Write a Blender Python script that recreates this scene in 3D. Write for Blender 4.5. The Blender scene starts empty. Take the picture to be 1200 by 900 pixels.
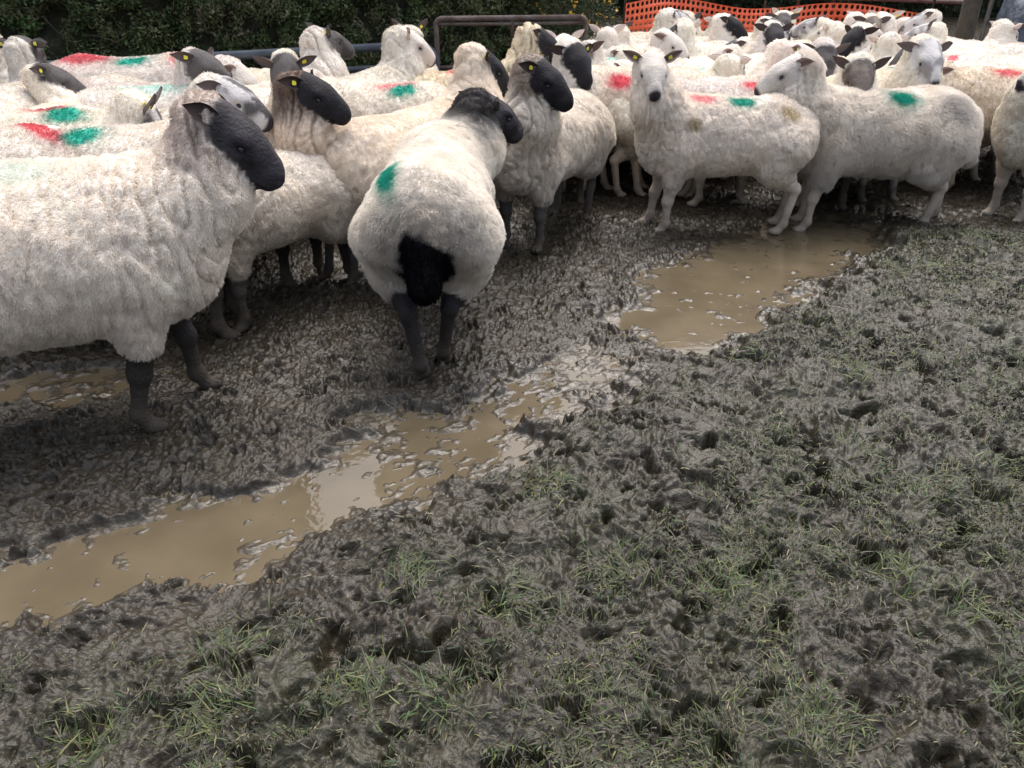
import bpy, math, random, time
import numpy as np
from mathutils import Vector, Matrix
random.seed(7); rng = np.random.default_rng(7)
R = math.radians
T0 = time.time()
scene = bpy.context.scene
col = scene.collection
# ------------------------------------------------------------------ camera, sky, sun, exposure
CAM_H, PITCH, F = 1.45, R(29.0), 900.0          # eye height, tilt below level, focal length in pixels of the 1200 wide photo
cam = bpy.data.cameras.new('camera'); cam_o = bpy.data.objects.new('camera', cam); col.objects.link(cam_o)
cam_o.location = (0, 0, CAM_H); cam_o.rotation_euler = (R(90) - PITCH, 0, 0)
cam.sensor_width = 36; cam.lens = 27; cam.clip_start = 0.05; cam.clip_end = 500
scene.camera = cam_o
world = bpy.data.worlds.new('World'); scene.world = world; world.use_nodes = True
nt = world.node_tree; bg = nt.nodes['Background']
sky = nt.nodes.new('ShaderNodeTexSky'); sky.sky_type = 'NISHITA'; sky.sun_disc = False
SUN_EL, SUN_AZ = R(66), R(12)                   # azimuth the sun stands at, clockwise from +Y
sky.sun_elevation = SUN_EL; sky.sun_rotation = SUN_AZ
sky.air_density = 1.0; sky.dust_density = 7.0; sky.ozone_density = 1.0
hs_ = nt.nodes.new('ShaderNodeHueSaturation'); hs_.inputs['Saturation'].default_value = .58      # cloud cover: nearly colourless sky light
nt.links.new(sky.outputs[0], hs_.inputs['Color']); nt.links.new(hs_.outputs[0], bg.inputs[0]); bg.inputs[1].default_value = 0.15
sun = bpy.data.lights.new('sun', 'SUN'); sun.energy = 0.6; sun.angle = R(110); sun.color = (1, .99, .98)
sun_o = bpy.data.objects.new('sun', sun); col.objects.link(sun_o)
sd = Vector((math.sin(SUN_AZ) * math.cos(SUN_EL), math.cos(SUN_AZ) * math.cos(SUN_EL), math.sin(SUN_EL)))
sun_o.rotation_euler = sd.to_track_quat('Z', 'Y').to_euler()
vs = scene.view_settings
vs.view_transform = 'Standard'; vs.look = 'None'; vs.gamma = 1; vs.use_curve_mapping = False
vs.exposure = 0.97
try: scene.cycles_curves.shape = 'RIBBONS'
except Exception: pass
scene.cycles.max_bounces = 7; scene.cycles.diffuse_bounces = 4; scene.cycles.glossy_bounces = 3

def ground_at(u, v, z=0.0):
    """where a sight line through the photo meets height z (used once to survey the place)"""
    a = PITCH + math.atan((v - 450) / F)
    y = (CAM_H - z) / math.tan(a)
    return ((u - 600) / F * (y * math.cos(PITCH) + (CAM_H - z) * math.sin(PITCH)), y)
def at_depth(u, v, y):
    a = PITCH + math.atan((v - 450) / F); dz = y * math.tan(a)
    return ((u - 600) / F * (y * math.cos(PITCH) + dz * math.sin(PITCH)), y, CAM_H - dz)

# ------------------------------------------------------------------ noise
_perm = rng.permutation(256).astype(np.int64); _perm = np.concatenate([_perm, _perm, _perm])
_g3 = rng.normal(size=(256, 3)); _g3 /= np.linalg.norm(_g3, axis=1)[:, None]; _g3 = _g3.astype(np.float32)
_ga = rng.uniform(0, 2 * np.pi, 256); _g2 = np.stack([np.cos(_ga), np.sin(_ga)], 1).astype(np.float32)
def _fade(t): return t * t * t * (t * (t * 6 - 15) + 10)
def noise2(x, y):
    xi = np.floor(x).astype(np.int64); yi = np.floor(y).astype(np.int64)
    xf = (x - xi).astype(np.float32); yf = (y - yi).astype(np.float32); u = _fade(xf); v = _fade(yf)
    def g(i, j):
        h = _perm[_perm[(xi + i) & 255] + ((yi + j) & 255)]; G = _g2[h]
        return G[..., 0] * (xf - i) + G[..., 1] * (yf - j)
    a = g(0, 0); a = a + u * (g(1, 0) - a); b = g(0, 1); b = b + u * (g(1, 1) - b)
    return (a + v * (b - a)) * 1.5
def noise3(p):
    pi = np.floor(p).astype(np.int64); pf = (p - pi).astype(np.float32); w = _fade(pf)
    def g(i, j, k):
        h = _perm[_perm[_perm[(pi[:, 0] + i) & 255] + ((pi[:, 1] + j) & 255)] + ((pi[:, 2] + k) & 255)]; G = _g3[h]
        return G[:, 0] * (pf[:, 0] - i) + G[:, 1] * (pf[:, 1] - j) + G[:, 2] * (pf[:, 2] - k)
    def lx(j, k): a = g(0, j, k); return a + w[:, 0] * (g(1, j, k) - a)
    def ly(k): a = lx(0, k); return a + w[:, 1] * (lx(1, k) - a)
    a = ly(0); return (a + w[:, 2] * (ly(1) - a)) * 1.5
def fbm2(x, y, o=4, lac=2.1, gain=.5):
    s = 0; a = 1
    for i in range(o): s = s + a * noise2(x + 17.3 * i, y - 9.1 * i); x = x * lac; y = y * lac; a *= gain
    return s
def sst(a, b, x): t = np.clip((x - a) / (b - a), 0, 1); return t * t * (3 - 2 * t)

# ------------------------------------------------------------------ materials
def mat(name, base=(.5, .5, .5), rough=.7, attr=None, bump=None, metal=0, spec=.5, noise_col=None):
    m = bpy.data.materials.new(name); m.use_nodes = True; n = m.node_tree.nodes; l = m.node_tree.links
    b = n['Principled BSDF']; b.inputs['Roughness'].default_value = rough; b.inputs['Metallic'].default_value = metal
    b.inputs['Specular IOR Level'].default_value = spec; b.inputs['Base Color'].default_value = (*base, 1)
    if attr:
        a = n.new('ShaderNodeAttribute'); a.attribute_name = attr; l.new(a.outputs['Color'], b.inputs['Base Color'])
    tc = n.new('ShaderNodeTexCoord')
    if noise_col:                                 # (other colour, scale, contrast)
        t = n.new('ShaderNodeTexNoise'); t.inputs['Scale'].default_value = noise_col[1]; t.inputs['Detail'].default_value = 6
        l.new(tc.outputs['Object'], t.inputs['Vector'])
        mr = n.new('ShaderNodeMapRange'); mr.inputs[1].default_value = .5 - noise_col[2]; mr.inputs[2].default_value = .5 + noise_col[2]
        l.new(t.outputs[0], mr.inputs[0])
        mx = n.new('ShaderNodeMix'); mx.data_type = 'RGBA'; l.new(mr.outputs[0], mx.inputs['Factor'])
        mx.inputs['A'].default_value = (*base, 1); mx.inputs['B'].default_value = (*noise_col[0], 1)
        l.new(mx.outputs['Result'], b.inputs['Base Color'])
    if bump:                                      # (scale, distance, detail)
        t = n.new('ShaderNodeTexNoise'); t.inputs['Scale'].default_value = bump[0]; t.inputs['Detail'].default_value = bump[2]
        l.new(tc.outputs['Object'], t.inputs['Vector'])
        bp = n.new('ShaderNodeBump'); bp.inputs['Distance'].default_value = bump[1]; bp.inputs['Strength'].default_value = 1
        l.new(t.outputs[0], bp.inputs['Height']); l.new(bp.outputs[0], b.inputs['Normal'])
    return m
M_body = mat('sheep coat', attr='col', rough=.72, bump=(110, .006, 6), spec=.22)
M_fleece = bpy.data.materials.new('fleece strands'); M_fleece.use_nodes = True
def build_fleece(m):
    n = m.node_tree.nodes; l = m.node_tree.links; n.remove(n['Principled BSDF']); out = n['Material Output']
    a = n.new('ShaderNodeAttribute'); a.attribute_name = 'col'; d = n.new('ShaderNodeBsdfDiffuse'); t = n.new('ShaderNodeBsdfTranslucent'); x = n.new('ShaderNodeMixShader'); x.inputs[0].default_value = .38
    l.new(a.outputs['Color'], d.inputs['Color']); l.new(a.outputs['Color'], t.inputs['Color']); l.new(d.outputs[0], x.inputs[1]); l.new(t.outputs[0], x.inputs[2]); l.new(x.outputs[0], out.inputs['Surface'])
build_fleece(M_fleece)
M_ear = mat('ear skin', attr='col', rough=.8, bump=(120, .002, 3), spec=.3)
M_eye = mat('eye', (.012, .010, .010), .08, spec=.6)
M_tag = mat('yellow ear tag', (.80, .72, .05), .4, noise_col=((.62, .60, .06), 40, .3))
M_metal = mat('galvanised tube', (.075, .092, .118), .45, metal=.2, noise_col=((.05, .062, .08), 9, .2), bump=(60, .001, 4))
M_rust = mat('weathered brown tube', (.16, .13, .125), .7, noise_col=((.09, .06, .05), 12, .15), bump=(80, .002, 4))
M_dmetal = mat('dark gate bars', (.06, .06, .065), .55, metal=.3, noise_col=((.11, .10, .10), 14, .2))
M_wood = mat('old post wood', (.085, .072, .055), .9, noise_col=((.045, .04, .032), 14, .2), bump=(35, .01, 6))
M_net = mat('orange plastic net', (.88, .17, .075), .5, noise_col=((.74, .12, .06), 5, .2))
M_leaf = mat('hedge leaf', attr='col', rough=.6, spec=.3)
M_twig = mat('hedge twig', (.11, .09, .065), .9)
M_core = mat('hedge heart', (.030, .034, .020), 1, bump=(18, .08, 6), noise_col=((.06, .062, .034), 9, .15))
M_grass = mat('grass blade', attr='col', rough=.55, spec=.35)
M_flower = mat('gorse flower', (.75, .42, .02), .6)

# ------------------------------------------------------------------ mesh helpers
def mesh_np(name, V, Q, m=None, parent=None, smooth=True, colr=None, attrs=None):
    me = bpy.data.meshes.new(name); V = np.asarray(V, np.float32); Q = np.asarray(Q, np.int32); k = Q.shape[1]
    me.vertices.add(len(V)); me.vertices.foreach_set('co', V.ravel())
    me.loops.add(Q.size); me.loops.foreach_set('vertex_index', Q.ravel())
    me.polygons.add(len(Q)); me.polygons.foreach_set('loop_start', np.arange(0, Q.size, k, dtype=np.int32))
    me.update(calc_edges=True)
    if smooth: me.polygons.foreach_set('use_smooth', np.ones(len(Q), bool))
    if colr is not None:
        a = me.color_attributes.new('col', 'FLOAT_COLOR', 'POINT'); c = np.ones((len(V), 4), np.float32); c[:, :3] = colr
        a.data.foreach_set('color', c.ravel())
    for nm, arr in (attrs or {}).items():
        a = me.attributes.new(nm, 'FLOAT', 'POINT'); a.data.foreach_set('value', np.asarray(arr, np.float32).ravel())
    if m: me.materials.append(m)
    o = bpy.data.objects.new(name, me); col.objects.link(o)
    if parent: o.parent = parent
    return o
def tag(o, label=None, cat=None, group=None, kind=None):
    if label: o['label'] = label
    if cat: o['category'] = cat
    if group: o['group'] = group
    if kind: o['kind'] = kind
    return o
def empty(name, loc, rz=0, s=1):
    o = bpy.data.objects.new(name, None); col.objects.link(o); o.location = loc; o.rotation_euler = (0, 0, rz); o.scale = (s, s, s)
    o.empty_display_size = .1
    return o
def tube_mesh(paths, n=10):
    """paths: list of (points, radius or list of radii) -> V, Q"""
    Vs, Qs = [], []; base = 0
    for pts, rad in paths:
        P = np.array(pts, float); m = len(P); rr = np.full(m, rad) if np.isscalar(rad) else np.array(rad)
        Tn = np.gradient(P, axis=0); Tn /= np.linalg.norm(Tn, axis=1)[:, None] + 1e-9
        up = np.array([0, 0, 1.]) if abs(Tn[0][2]) < .9 else np.array([1., 0, 0])
        A = np.cross(Tn[0], up); A /= np.linalg.norm(A); fr = []
        for t in Tn:
            A = A - t * np.dot(A, t); A /= np.linalg.norm(A); fr.append((A, np.cross(t, A)))
        th = np.linspace(0, 2 * np.pi, n, endpoint=False)
        for i in range(m):
            Vs.append(P[i] + rr[i] * (np.cos(th)[:, None] * fr[i][0] + np.sin(th)[:, None] * fr[i][1]))
        idx = np.arange(n); nx = (idx + 1) % n
        for i in range(m - 1):
            a = base + i * n; b = a + n
            Qs.append(np.stack([a + idx, a + nx, b + nx, b + idx], 1))
        # end caps
        for e, fl in ((0, 1), (m - 1, 0)):
            Vs.append(P[e][None]); c = base + m * n + (0 if e == 0 else 1); a = base + e * n
            q = np.stack([a + nx, a + idx, np.full(n, c), np.full(n, c)], 1)
            Qs.append(np.stack([a + idx, a + nx, np.full(n, c)], 1) if 0 else q)
        base += m * n + 2
    V = np.concatenate(Vs); Q = np.concatenate(Qs)
    return V, Q
def tubes(name, paths, m, parent=None, n=10):
    V, Q = tube_mesh(paths, n)
    me = bpy.data.meshes.new(name)
    faces = [tuple(dict.fromkeys(q)) for q in Q.tolist()]
    me.from_pydata(V.tolist(), [], faces); me.update()
    me.polygons.foreach_set('use_smooth', np.ones(len(me.polygons), bool)); me.materials.append(m)
    o = bpy.data.objects.new(name, me); col.objects.link(o)
    if parent: o.parent = parent
    return o

#@@GROUND
# ------------------------------------------------------------------ ground: churned mud with a shallow channel of standing water
MAIN_POOLS = [  # photo survey: centre u,v, half width in px, half height in px, depth weight
    (60, 688, 110, 40, 1), (190, 638, 130, 36, 1), (320, 598, 105, 31, 1), (415, 560, 75, 40, 1), (520, 515, 95, 34, .8), (625, 472, 75, 28, .7),
    (690, 435, 60, 28, .62), (800, 375, 75, 32, 1), (850, 330, 90, 30, 1), (915, 300, 85, 26, 1), (960, 275, 70, 20, 1), (985, 255, 60, 12, .6), (75, 450, 110, 20, .7)]
def pool_field(X, Y):
    s = np.zeros_like(X)
    for u, v, a, b, w in MAIN_POOLS:
        cx, cy = ground_at(u, v); x1, _ = ground_at(u + a, v); _, y1 = ground_at(u, v - b); _, y2 = ground_at(u, v + b)
        rx = abs(x1 - cx); ry = abs(y1 - y2) / 2; cy = (y1 + y2) / 2
        d2 = ((X - cx) / rx) ** 2 + ((Y - cy) / ry) ** 2
        s = np.maximum(s, w * np.clip(1.25 - d2 * .62, 0, 1))
    return s
# the line that parts trodden mud (far side) from muddy grass (near side)
EDGE = [ground_at(u, v) for u, v in ((-500, 800), (0, 735), (200, 700), (340, 640), (460, 585), (600, 520), (700, 460), (800, 405), (900, 355), (985, 300), (1050, 262), (1250, 245), (1900, 240))]
def edge_dist(X, Y):
    ex = np.array([p[0] for p in EDGE]); ey = np.array([p[1] for p in EDGE])
    return (np.interp(X, ex, ey) - Y) * .75        # positive on the near, grassy side
WATER_Z = -.020
def height(X, Y):
    ed = edge_dist(X, Y) + .10 * fbm2(X * 2.3, Y * 2.3, 3)
    near = sst(-.05, .35, ed)
    wx = .07 * noise2(X * 5, Y * 5) + .02 * noise2(X * 15, Y * 15); wy = .07 * noise2(X * 5 + 40, Y * 5 + 11) + .02 * noise2(X * 15 + 7, Y * 15)
    Xw = X + wx; Yw = Y + wy
    rid = lambda f, o: 1 - np.abs(noise2(Xw * f + o, Yw * f - o)) * 2
    chewed = .009 * rid(9, 3) + .007 * rid(19, 7) + .008 * (.6 - np.abs(noise2(Xw * 34, Yw * 34)) * 2) + .0045 * noise2(X * 62 + 9 * wx, Y * 62) + .0015 * noise2(X * 120, Y * 120)
    clod = .019 * rid(5.5, 13) + .013 * rid(13, 1) + .014 * np.abs(noise2(Xw * 22, Yw * 22)) + .010 * (.5 - np.abs(noise2(Xw * 42, Yw * 42)) * 2) + .0030 * noise2(Xw * 84, Yw * 84)
    pf = pool_field(X + .12 * noise2(X * 3.1, Y * 3.1) + .03 * noise2(X * 14, Y * 14), Y + .10 * noise2(X * 3.1 + 9, Y * 3.1) + .03 * noise2(X * 14, Y * 14 + 5))
    sheen = np.clip(pf * 1.3, 0, 1); pf = pf + .30 * noise2(X * 6, Y * 6) + .34 * noise2(X * 13, Y * 15) * (1 - .25 * sst(.9, 1.2, pf)) + .18 * noise2(X * 31, Y * 33)
    wet = sst(.10, .50, pf)
    h = .020 * fbm2(X * 1.1, Y * 1.1, 2) + .012 + near * (.032 + .018 * fbm2(X * 2.2, Y * 2.2, 2))
    h = h + (chewed - .012) * (1 - near) + clod * near
    deep = sst(.55, 1.15, pf)
    xr = X * .82 + Y * .57; yr = -X * .57 + Y * .82             # the channel runs this way: drag marks follow it
    smear = (1 - .55 * deep) * .0075 * noise2(xr * 9, yr * 17) + .0060 * noise2(xr * 20 + 4, yr * 42) + .0018 * noise2(xr * 55, yr * 90)
    flat_ = WATER_Z + .0035 - .017 * deep + smear
    h = h * (1 - wet) + flat_ * wet
    return h, near, np.clip(pf, 0, 1), sheen
def axis_steps(a, b, f):
    out = [a]
    while out[-1] < b: out.append(out[-1] + f(out[-1]))
    return np.array(out)
ys = np.concatenate([[-40, -15, -5, -1, .1, .4, .6], axis_steps(.75, 7, lambda y: .0042 * max(1, (y / 1.6) ** 1.2)), [8, 9, 10, 12, 15, 20, 30, 50, 90, 200]])
xp = axis_steps(0, 5.0, lambda x: .0050 if x < 1.5 else .0050 * (x / 1.5) ** 1.4)
xs = np.concatenate([[-200, -80, -40, -20, -12, -8], -xp[::-1], xp[1:], [8, 12, 20, 40, 80, 200]])
GX, GY = np.meshgrid(xs, ys)
GZ, G_near, G_wet, G_sheen = height(GX, GY)
far = np.clip((np.hypot(GX, GY) - 9) / 20, 0, 1)
GZ = GZ * (1 - far)
# hoof prints: pairs of toes pressed in, with a pushed-up rim
def stamp(cx, cy, ang, ln, wd, dep, rim=.4, sep=0.):
    r = ln * 1.9
    i0, i1 = np.searchsorted(xs, [cx - r, cx + r]); j0, j1 = np.searchsorted(ys, [cy - r, cy + r])
    if i1 - i0 < 3 or j1 - j0 < 3: return
    x = GX[j0:j1, i0:i1] - cx; y = GY[j0:j1, i0:i1] - cy
    a = x * math.cos(ang) + y * math.sin(ang); b = -x * math.sin(ang) + y * math.cos(ang)
    if sep: b = np.abs(b) - sep
    d = np.sqrt((a / ln) ** 2 + (b / wd) ** 2)
    GZ[j0:j1, i0:i1] += -dep * sst(1.05, .62, d) + dep * rim * np.exp(-((d - 1.3) / .22) ** 2)
rs = np.random.default_rng(3)
for k in range(2600):
    y = .8 + 5.2 * rs.random() ** .8; x = (rs.random() * 2 - 1) * (1.0 + y * .75)
    ed = float(edge_dist(np.array(x), np.array(y)))
    if float(pool_field(np.array([x]), np.array([y]))[0]) > .55: continue
    if ed > 0 and rs.random() < .70: continue
    stamp(x, y, rs.random() * 3.14, .026 + .014 * rs.random(), .011 + .003 * rs.random(), .010 + .018 * rs.random(), .35, .013)
for k in range(55):                                # boot heels and long slips on the near side
    y = .9 + 2.4 * rs.random(); x = (rs.random() * 2 - 1) * (.6 + y * .7)
    if float(edge_dist(np.array(x), np.array(y))) < .1: continue
    stamp(x, y, rs.random() * 3.14, .06 + .04 * rs.random(), .025 + .02 * rs.random(), .012 + .012 * rs.random(), .5)
bx_, by_ = ground_at(562, 778); stamp(bx_, by_, R(112), .085, .027, .020, .45)     # the smooth skid in the foreground
bx_, by_ = ground_at(520, 765); stamp(bx_, by_, R(80), .045, .03, .028, .4)
bx_, by_ = ground_at(905, 760); stamp(bx_, by_, R(60), .055, .028, .022, .4)
GZ = np.where((G_wet < .05) | (G_near > .75), np.maximum(GZ, WATER_Z + .004 + .012 * np.clip(GZ - WATER_Z + .03, 0, .03)), GZ)
V = np.stack([GX, GY, GZ], -1).reshape(-1, 3)
ny_, nx_ = GX.shape; I = np.arange(ny_ * nx_).reshape(ny_, nx_)
Q = np.stack([I[:-1, :-1], I[:-1, 1:], I[1:, 1:], I[1:, :-1]], -1).reshape(-1, 4)
M_mud = bpy.data.materials.new('wet mud'); M_mud.use_nodes = True
def build_mud(m):
    n = m.node_tree.nodes; l = m.node_tree.links; b = n['Principled BSDF']
    tc = n.new('ShaderNodeTexCoord')
    def noise(sc, det=6, rough=.6):
        t = n.new('ShaderNodeTexNoise'); t.inputs['Scale'].default_value = sc; t.inputs['Detail'].default_value = det; t.inputs['Roughness'].default_value = rough
        l.new(tc.outputs['Object'], t.inputs['Vector']); return t.outputs[0]
    def rng_(src, a, b_, c, d):
        r = n.new('ShaderNodeMapRange'); l.new(src, r.inputs[0])
        for i, v in enumerate((a, b_, c, d)): r.inputs[i + 1].default_value = v
        return r.outputs[0]
    def mix(f, A, B):
        x = n.new('ShaderNodeMix'); x.data_type = 'RGBA'; l.new(f, x.inputs['Factor'])
        for s, c in (('A', A), ('B', B)):
            if isinstance(c, tuple): x.inputs[s].default_value = (*c, 1)
            else: l.new(c, x.inputs[s])
        return x.outputs['Result']
    near = n.new('ShaderNodeAttribute'); near.attribute_name = 'near'
    wet = n.new('ShaderNodeAttribute'); wet.attribute_name = 'wet'
    c = mix(rng_(noise(7), .35, .65, 0, 1), (.032, .027, .020), (.054, .046, .035))
    c = mix(rng_(noise(55, 5), .42, .62, 0, .8), c, (.023, .018, .012))
    g = n.new('ShaderNodeMath'); g.operation = 'MULTIPLY'; l.new(rng_(noise(3.2, 8), .42, .62, 0, .55), g.inputs[0]); l.new(near.outputs['Fac'], g.inputs[1])
    c = mix(g.outputs[0], c, (.036, .038, .020))
    c = mix(rng_(wet.outputs['Fac'], .3, 1, 0, .8), c, (.105, .085, .055))
    l.new(c, b.inputs['Base Color'])
    r1 = rng_(noise(14, 5), .35, .65, .16, .38)
    r2 = n.new('ShaderNodeMath'); r2.operation = 'MULTIPLY_ADD'; l.new(wet.outputs['Fac'], r2.inputs[0]); r2.inputs[1].default_value = -.30; l.new(r1, r2.inputs[2])
    r3 = n.new('ShaderNodeMath'); r3.operation = 'MAXIMUM'; l.new(r2.outputs[0], r3.inputs[0]); r3.inputs[1].default_value = .13
    l.new(r3.outputs[0], b.inputs['Roughness']); b.inputs['Specular IOR Level'].default_value = .34
    sh = n.new('ShaderNodeAttribute'); sh.attribute_name = 'sheen'; l.new(rng_(sh.outputs['Fac'], .15, .8, .03, .38), b.inputs['Coat Weight']); b.inputs['Coat Roughness'].default_value = .18; b.inputs['Coat IOR'].default_value = 1.5
    bp = n.new('ShaderNodeBump'); bp.inputs['Distance'].default_value = .0028; bp.inputs['Strength'].default_value = .9; l.new(noise(95, 5, .65), bp.inputs['Height'])
    bp0 = n.new('ShaderNodeBump'); bp0.inputs['Distance'].default_value = .013; bp0.inputs['Strength'].default_value = .8; l.new(noise(36, 4, .55), bp0.inputs['Height']); l.new(bp0.outputs[0], bp.inputs['Normal'])
    bp2 = n.new('ShaderNodeBump'); bp2.inputs['Distance'].default_value = .0006; bp2.inputs['Strength'].default_value = .6; l.new(noise(320, 3), bp2.inputs['Height'])
    l.new(bp.outputs[0], bp2.inputs['Normal']); l.new(bp2.outputs[0], b.inputs['Normal'])
build_mud(M_mud)
go = mesh_np('ground', V, Q, M_mud, attrs={'near': G_near, 'wet': G_wet, 'sheen': G_sheen}); tag(go, kind='structure')
def terrain_z(x, y):
    i = np.clip(np.searchsorted(xs, x), 1, len(xs) - 1); j = np.clip(np.searchsorted(ys, y), 1, len(ys) - 1)
    return GZ[j, i]
# murky water lying in the channel and the deeper prints
M_water = bpy.data.materials.new('murky water'); M_water.use_nodes = True
n = M_water.node_tree.nodes; l = M_water.node_tree.links; b = n['Principled BSDF']
b.inputs['Roughness'].default_value = .04; b.inputs['Specular IOR Level'].default_value = .5; b.inputs['IOR'].default_value = 1.42
tc = n.new('ShaderNodeTexCoord'); t = n.new('ShaderNodeTexNoise'); t.inputs['Scale'].default_value = 4; t.inputs['Detail'].default_value = 7; l.new(tc.outputs['Object'], t.inputs['Vector'])
cr = n.new('ShaderNodeMapRange'); cr.inputs[1].default_value = .35; cr.inputs[2].default_value = .65; l.new(t.outputs[0], cr.inputs[0])
mx = n.new('ShaderNodeMix'); mx.data_type = 'RGBA'; mx.inputs['A'].default_value = (.098, .078, .049, 1); mx.inputs['B'].default_value = (.132, .106, .069, 1)
l.new(cr.outputs[0], mx.inputs['Factor']); l.new(mx.outputs['Result'], b.inputs['Base Color'])
t2 = n.new('ShaderNodeTexNoise'); t2.inputs['Scale'].default_value = 22; l.new(tc.outputs['Object'], t2.inputs['Vector'])
bp = n.new('ShaderNodeBump'); bp.inputs['Distance'].default_value = .0015; bp.inputs['Strength'].default_value = .6; l.new(t2.outputs[0], bp.inputs['Height']); l.new(bp.outputs[0], b.inputs['Normal'])
wo = mesh_np('water', [(-5, .8, WATER_Z), (5, .8, WATER_Z), (5, 8, WATER_Z), (-5, 8, WATER_Z)], [[0, 1, 2, 3]], M_water, smooth=False); tag(wo, kind='structure')

# ------------------------------------------------------------------ grass: bent, half-buried blades in patches on the near side
def blades(N, seed, lmin, lmax, wid, flat, palette, dens_fn, smudge):
    r = np.random.default_rng(seed); P = np.zeros((0, 2))
    while len(P) < N:
        y = .75 + 5.3 * r.random(N * 2) ** 1.25; x = (r.random(N * 2) * 2 - 1) * (.8 + y * .72)
        d = dens_fn(x, y); k = r.random(N * 2) < d; P = np.concatenate([P, np.stack([x[k], y[k]], 1)])
    P = P[:N]; z = terrain_z(P[:, 0], P[:, 1]); keep = z > WATER_Z + .004; P = P[keep]; z = z[keep]; n_ = len(P)
    L = (lmin + (lmax - lmin) * r.random(n_) ** 2); base_ang = 2.2 * np.pi * noise2(P[:, 0] * 2.6, P[:, 1] * 2.6); ang = base_ang + r.normal(0, .9, n_)
    el = np.abs(r.normal(flat, .35, n_)).clip(.05, 1.5)
    D = np.stack([np.cos(ang), np.sin(ang)], 1); S = np.stack([-np.sin(ang), np.cos(ang)], 1)
    w = wid * (.6 + .8 * r.random(n_)) * (1 + .25 * (P[:, 1] - 1.5).clip(0))
    ts = np.array([0, .35, .7, 1.0]); Vv = []
    bend = r.random(n_) * 1.3; roll = r.normal(0, .5, n_)
    px = P.copy(); pz = z - .004; e = el.copy(); prev = 0
    for t in ts:
        st = L * (t - prev); prev = t
        px = px + D * (np.cos(e) * st)[:, None]; pz = pz + np.sin(e) * st
        g = terrain_z(px[:, 0], px[:, 1]) + .003; pz = np.maximum(pz, np.where(t > 0, g, pz)); e = e - bend * .55
        ww = w * (1 - t ** 2 * .92) * .5
        off = S * ww[:, None]
        Vv.append(np.column_stack([px + off, pz + ww * np.sin(roll)])); Vv.append(np.column_stack([px - off, pz - ww * np.sin(roll)]))
    V = np.stack(Vv, 1); k = len(ts) * 2
    base = (np.arange(n_) * k)[:, None]; Q = np.concatenate([base + np.array([2 * i, 2 * i + 1, 2 * i + 3, 2 * i + 2]) for i in range(len(ts) - 1)])
    pal = np.array(palette); c = pal[r.integers(0, len(pal), n_)] * (.65 + .7 * r.random(n_))[:, None]
    mud = np.array([.058, .050, .040]); f = (r.random(n_) < smudge)[:, None] * (.4 + .6 * r.random(n_))[:, None]
    c = c * (1 - f) + mud * f
    return V.reshape(-1, 3), Q, np.repeat(c, k, 0)
def patch(x, y):
    p = noise2(x * 1.5 + 5, y * 1.5) + .6 * noise2(x * 4.2, y * 4.2) + .5 * noise2(x * 9, y * 9)
    right = sst(.0, 1.6, x) * .55
    return sst(-.02, .75, p + right - .04)
dens_green = lambda x, y: sst(.05, .4, edge_dist(x, y)) * patch(x, y)
dens_mat = lambda x, y: sst(.0, .3, edge_dist(x, y)) * (.10 + .90 * patch(x, y))
GREEN = [(.065, .095, .030), (.048, .075, .027), (.085, .105, .034), (.036, .058, .028), (.12, .12, .045), (.06, .09, .036)]
STRAW = [(.16, .145, .085), (.11, .10, .07), (.20, .18, .11), (.09, .095, .05), (.075, .085, .045)]
B1 = blades(22000, 11, .015, .055, .0030, .15, GREEN, dens_green, .45)
B2 = blades(44000, 12, .010, .045, .0027, .14, STRAW + GREEN[:4], dens_mat, .7)
tuf = [ground_at(u, v) for u, v in ((270, 770), (585, 715), (480, 690), (990, 455), (1040, 690), (1130, 730), (720, 680), (520, 845), (1175, 560), (960, 860), (1050, 590), (880, 430), (640, 585), (250, 850), (100, 880), (1180, 830), (430, 830), (840, 700), (1000, 540), (1150, 290), (1100, 330))]
def dens_tuft(x, y):
    s = np.zeros_like(x)
    for cx, cy in tuf: s = np.maximum(s, np.exp(-((x - cx) ** 2 + (y - cy) ** 2) / (.045 * (.7 + .25 * cy)) ** 2 / 2))
    return s
B3 = blades(3200, 13, .03, .085, .0030, .4, GREEN, dens_tuft, .2)
Vg = []; Qg = []; Cg = []; o_ = 0
for V_, Q_, C_ in (B1, B2, B3): Vg.append(V_); Qg.append(Q_ + o_); Cg.append(C_); o_ += len(V_)
gr = mesh_np('grass', np.concatenate(Vg), np.concatenate(Qg), M_grass, colr=np.concatenate(Cg))
tag(gr, 'short trampled green and straw grass sticking out of the mud', 'grass', kind='stuff')
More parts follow.
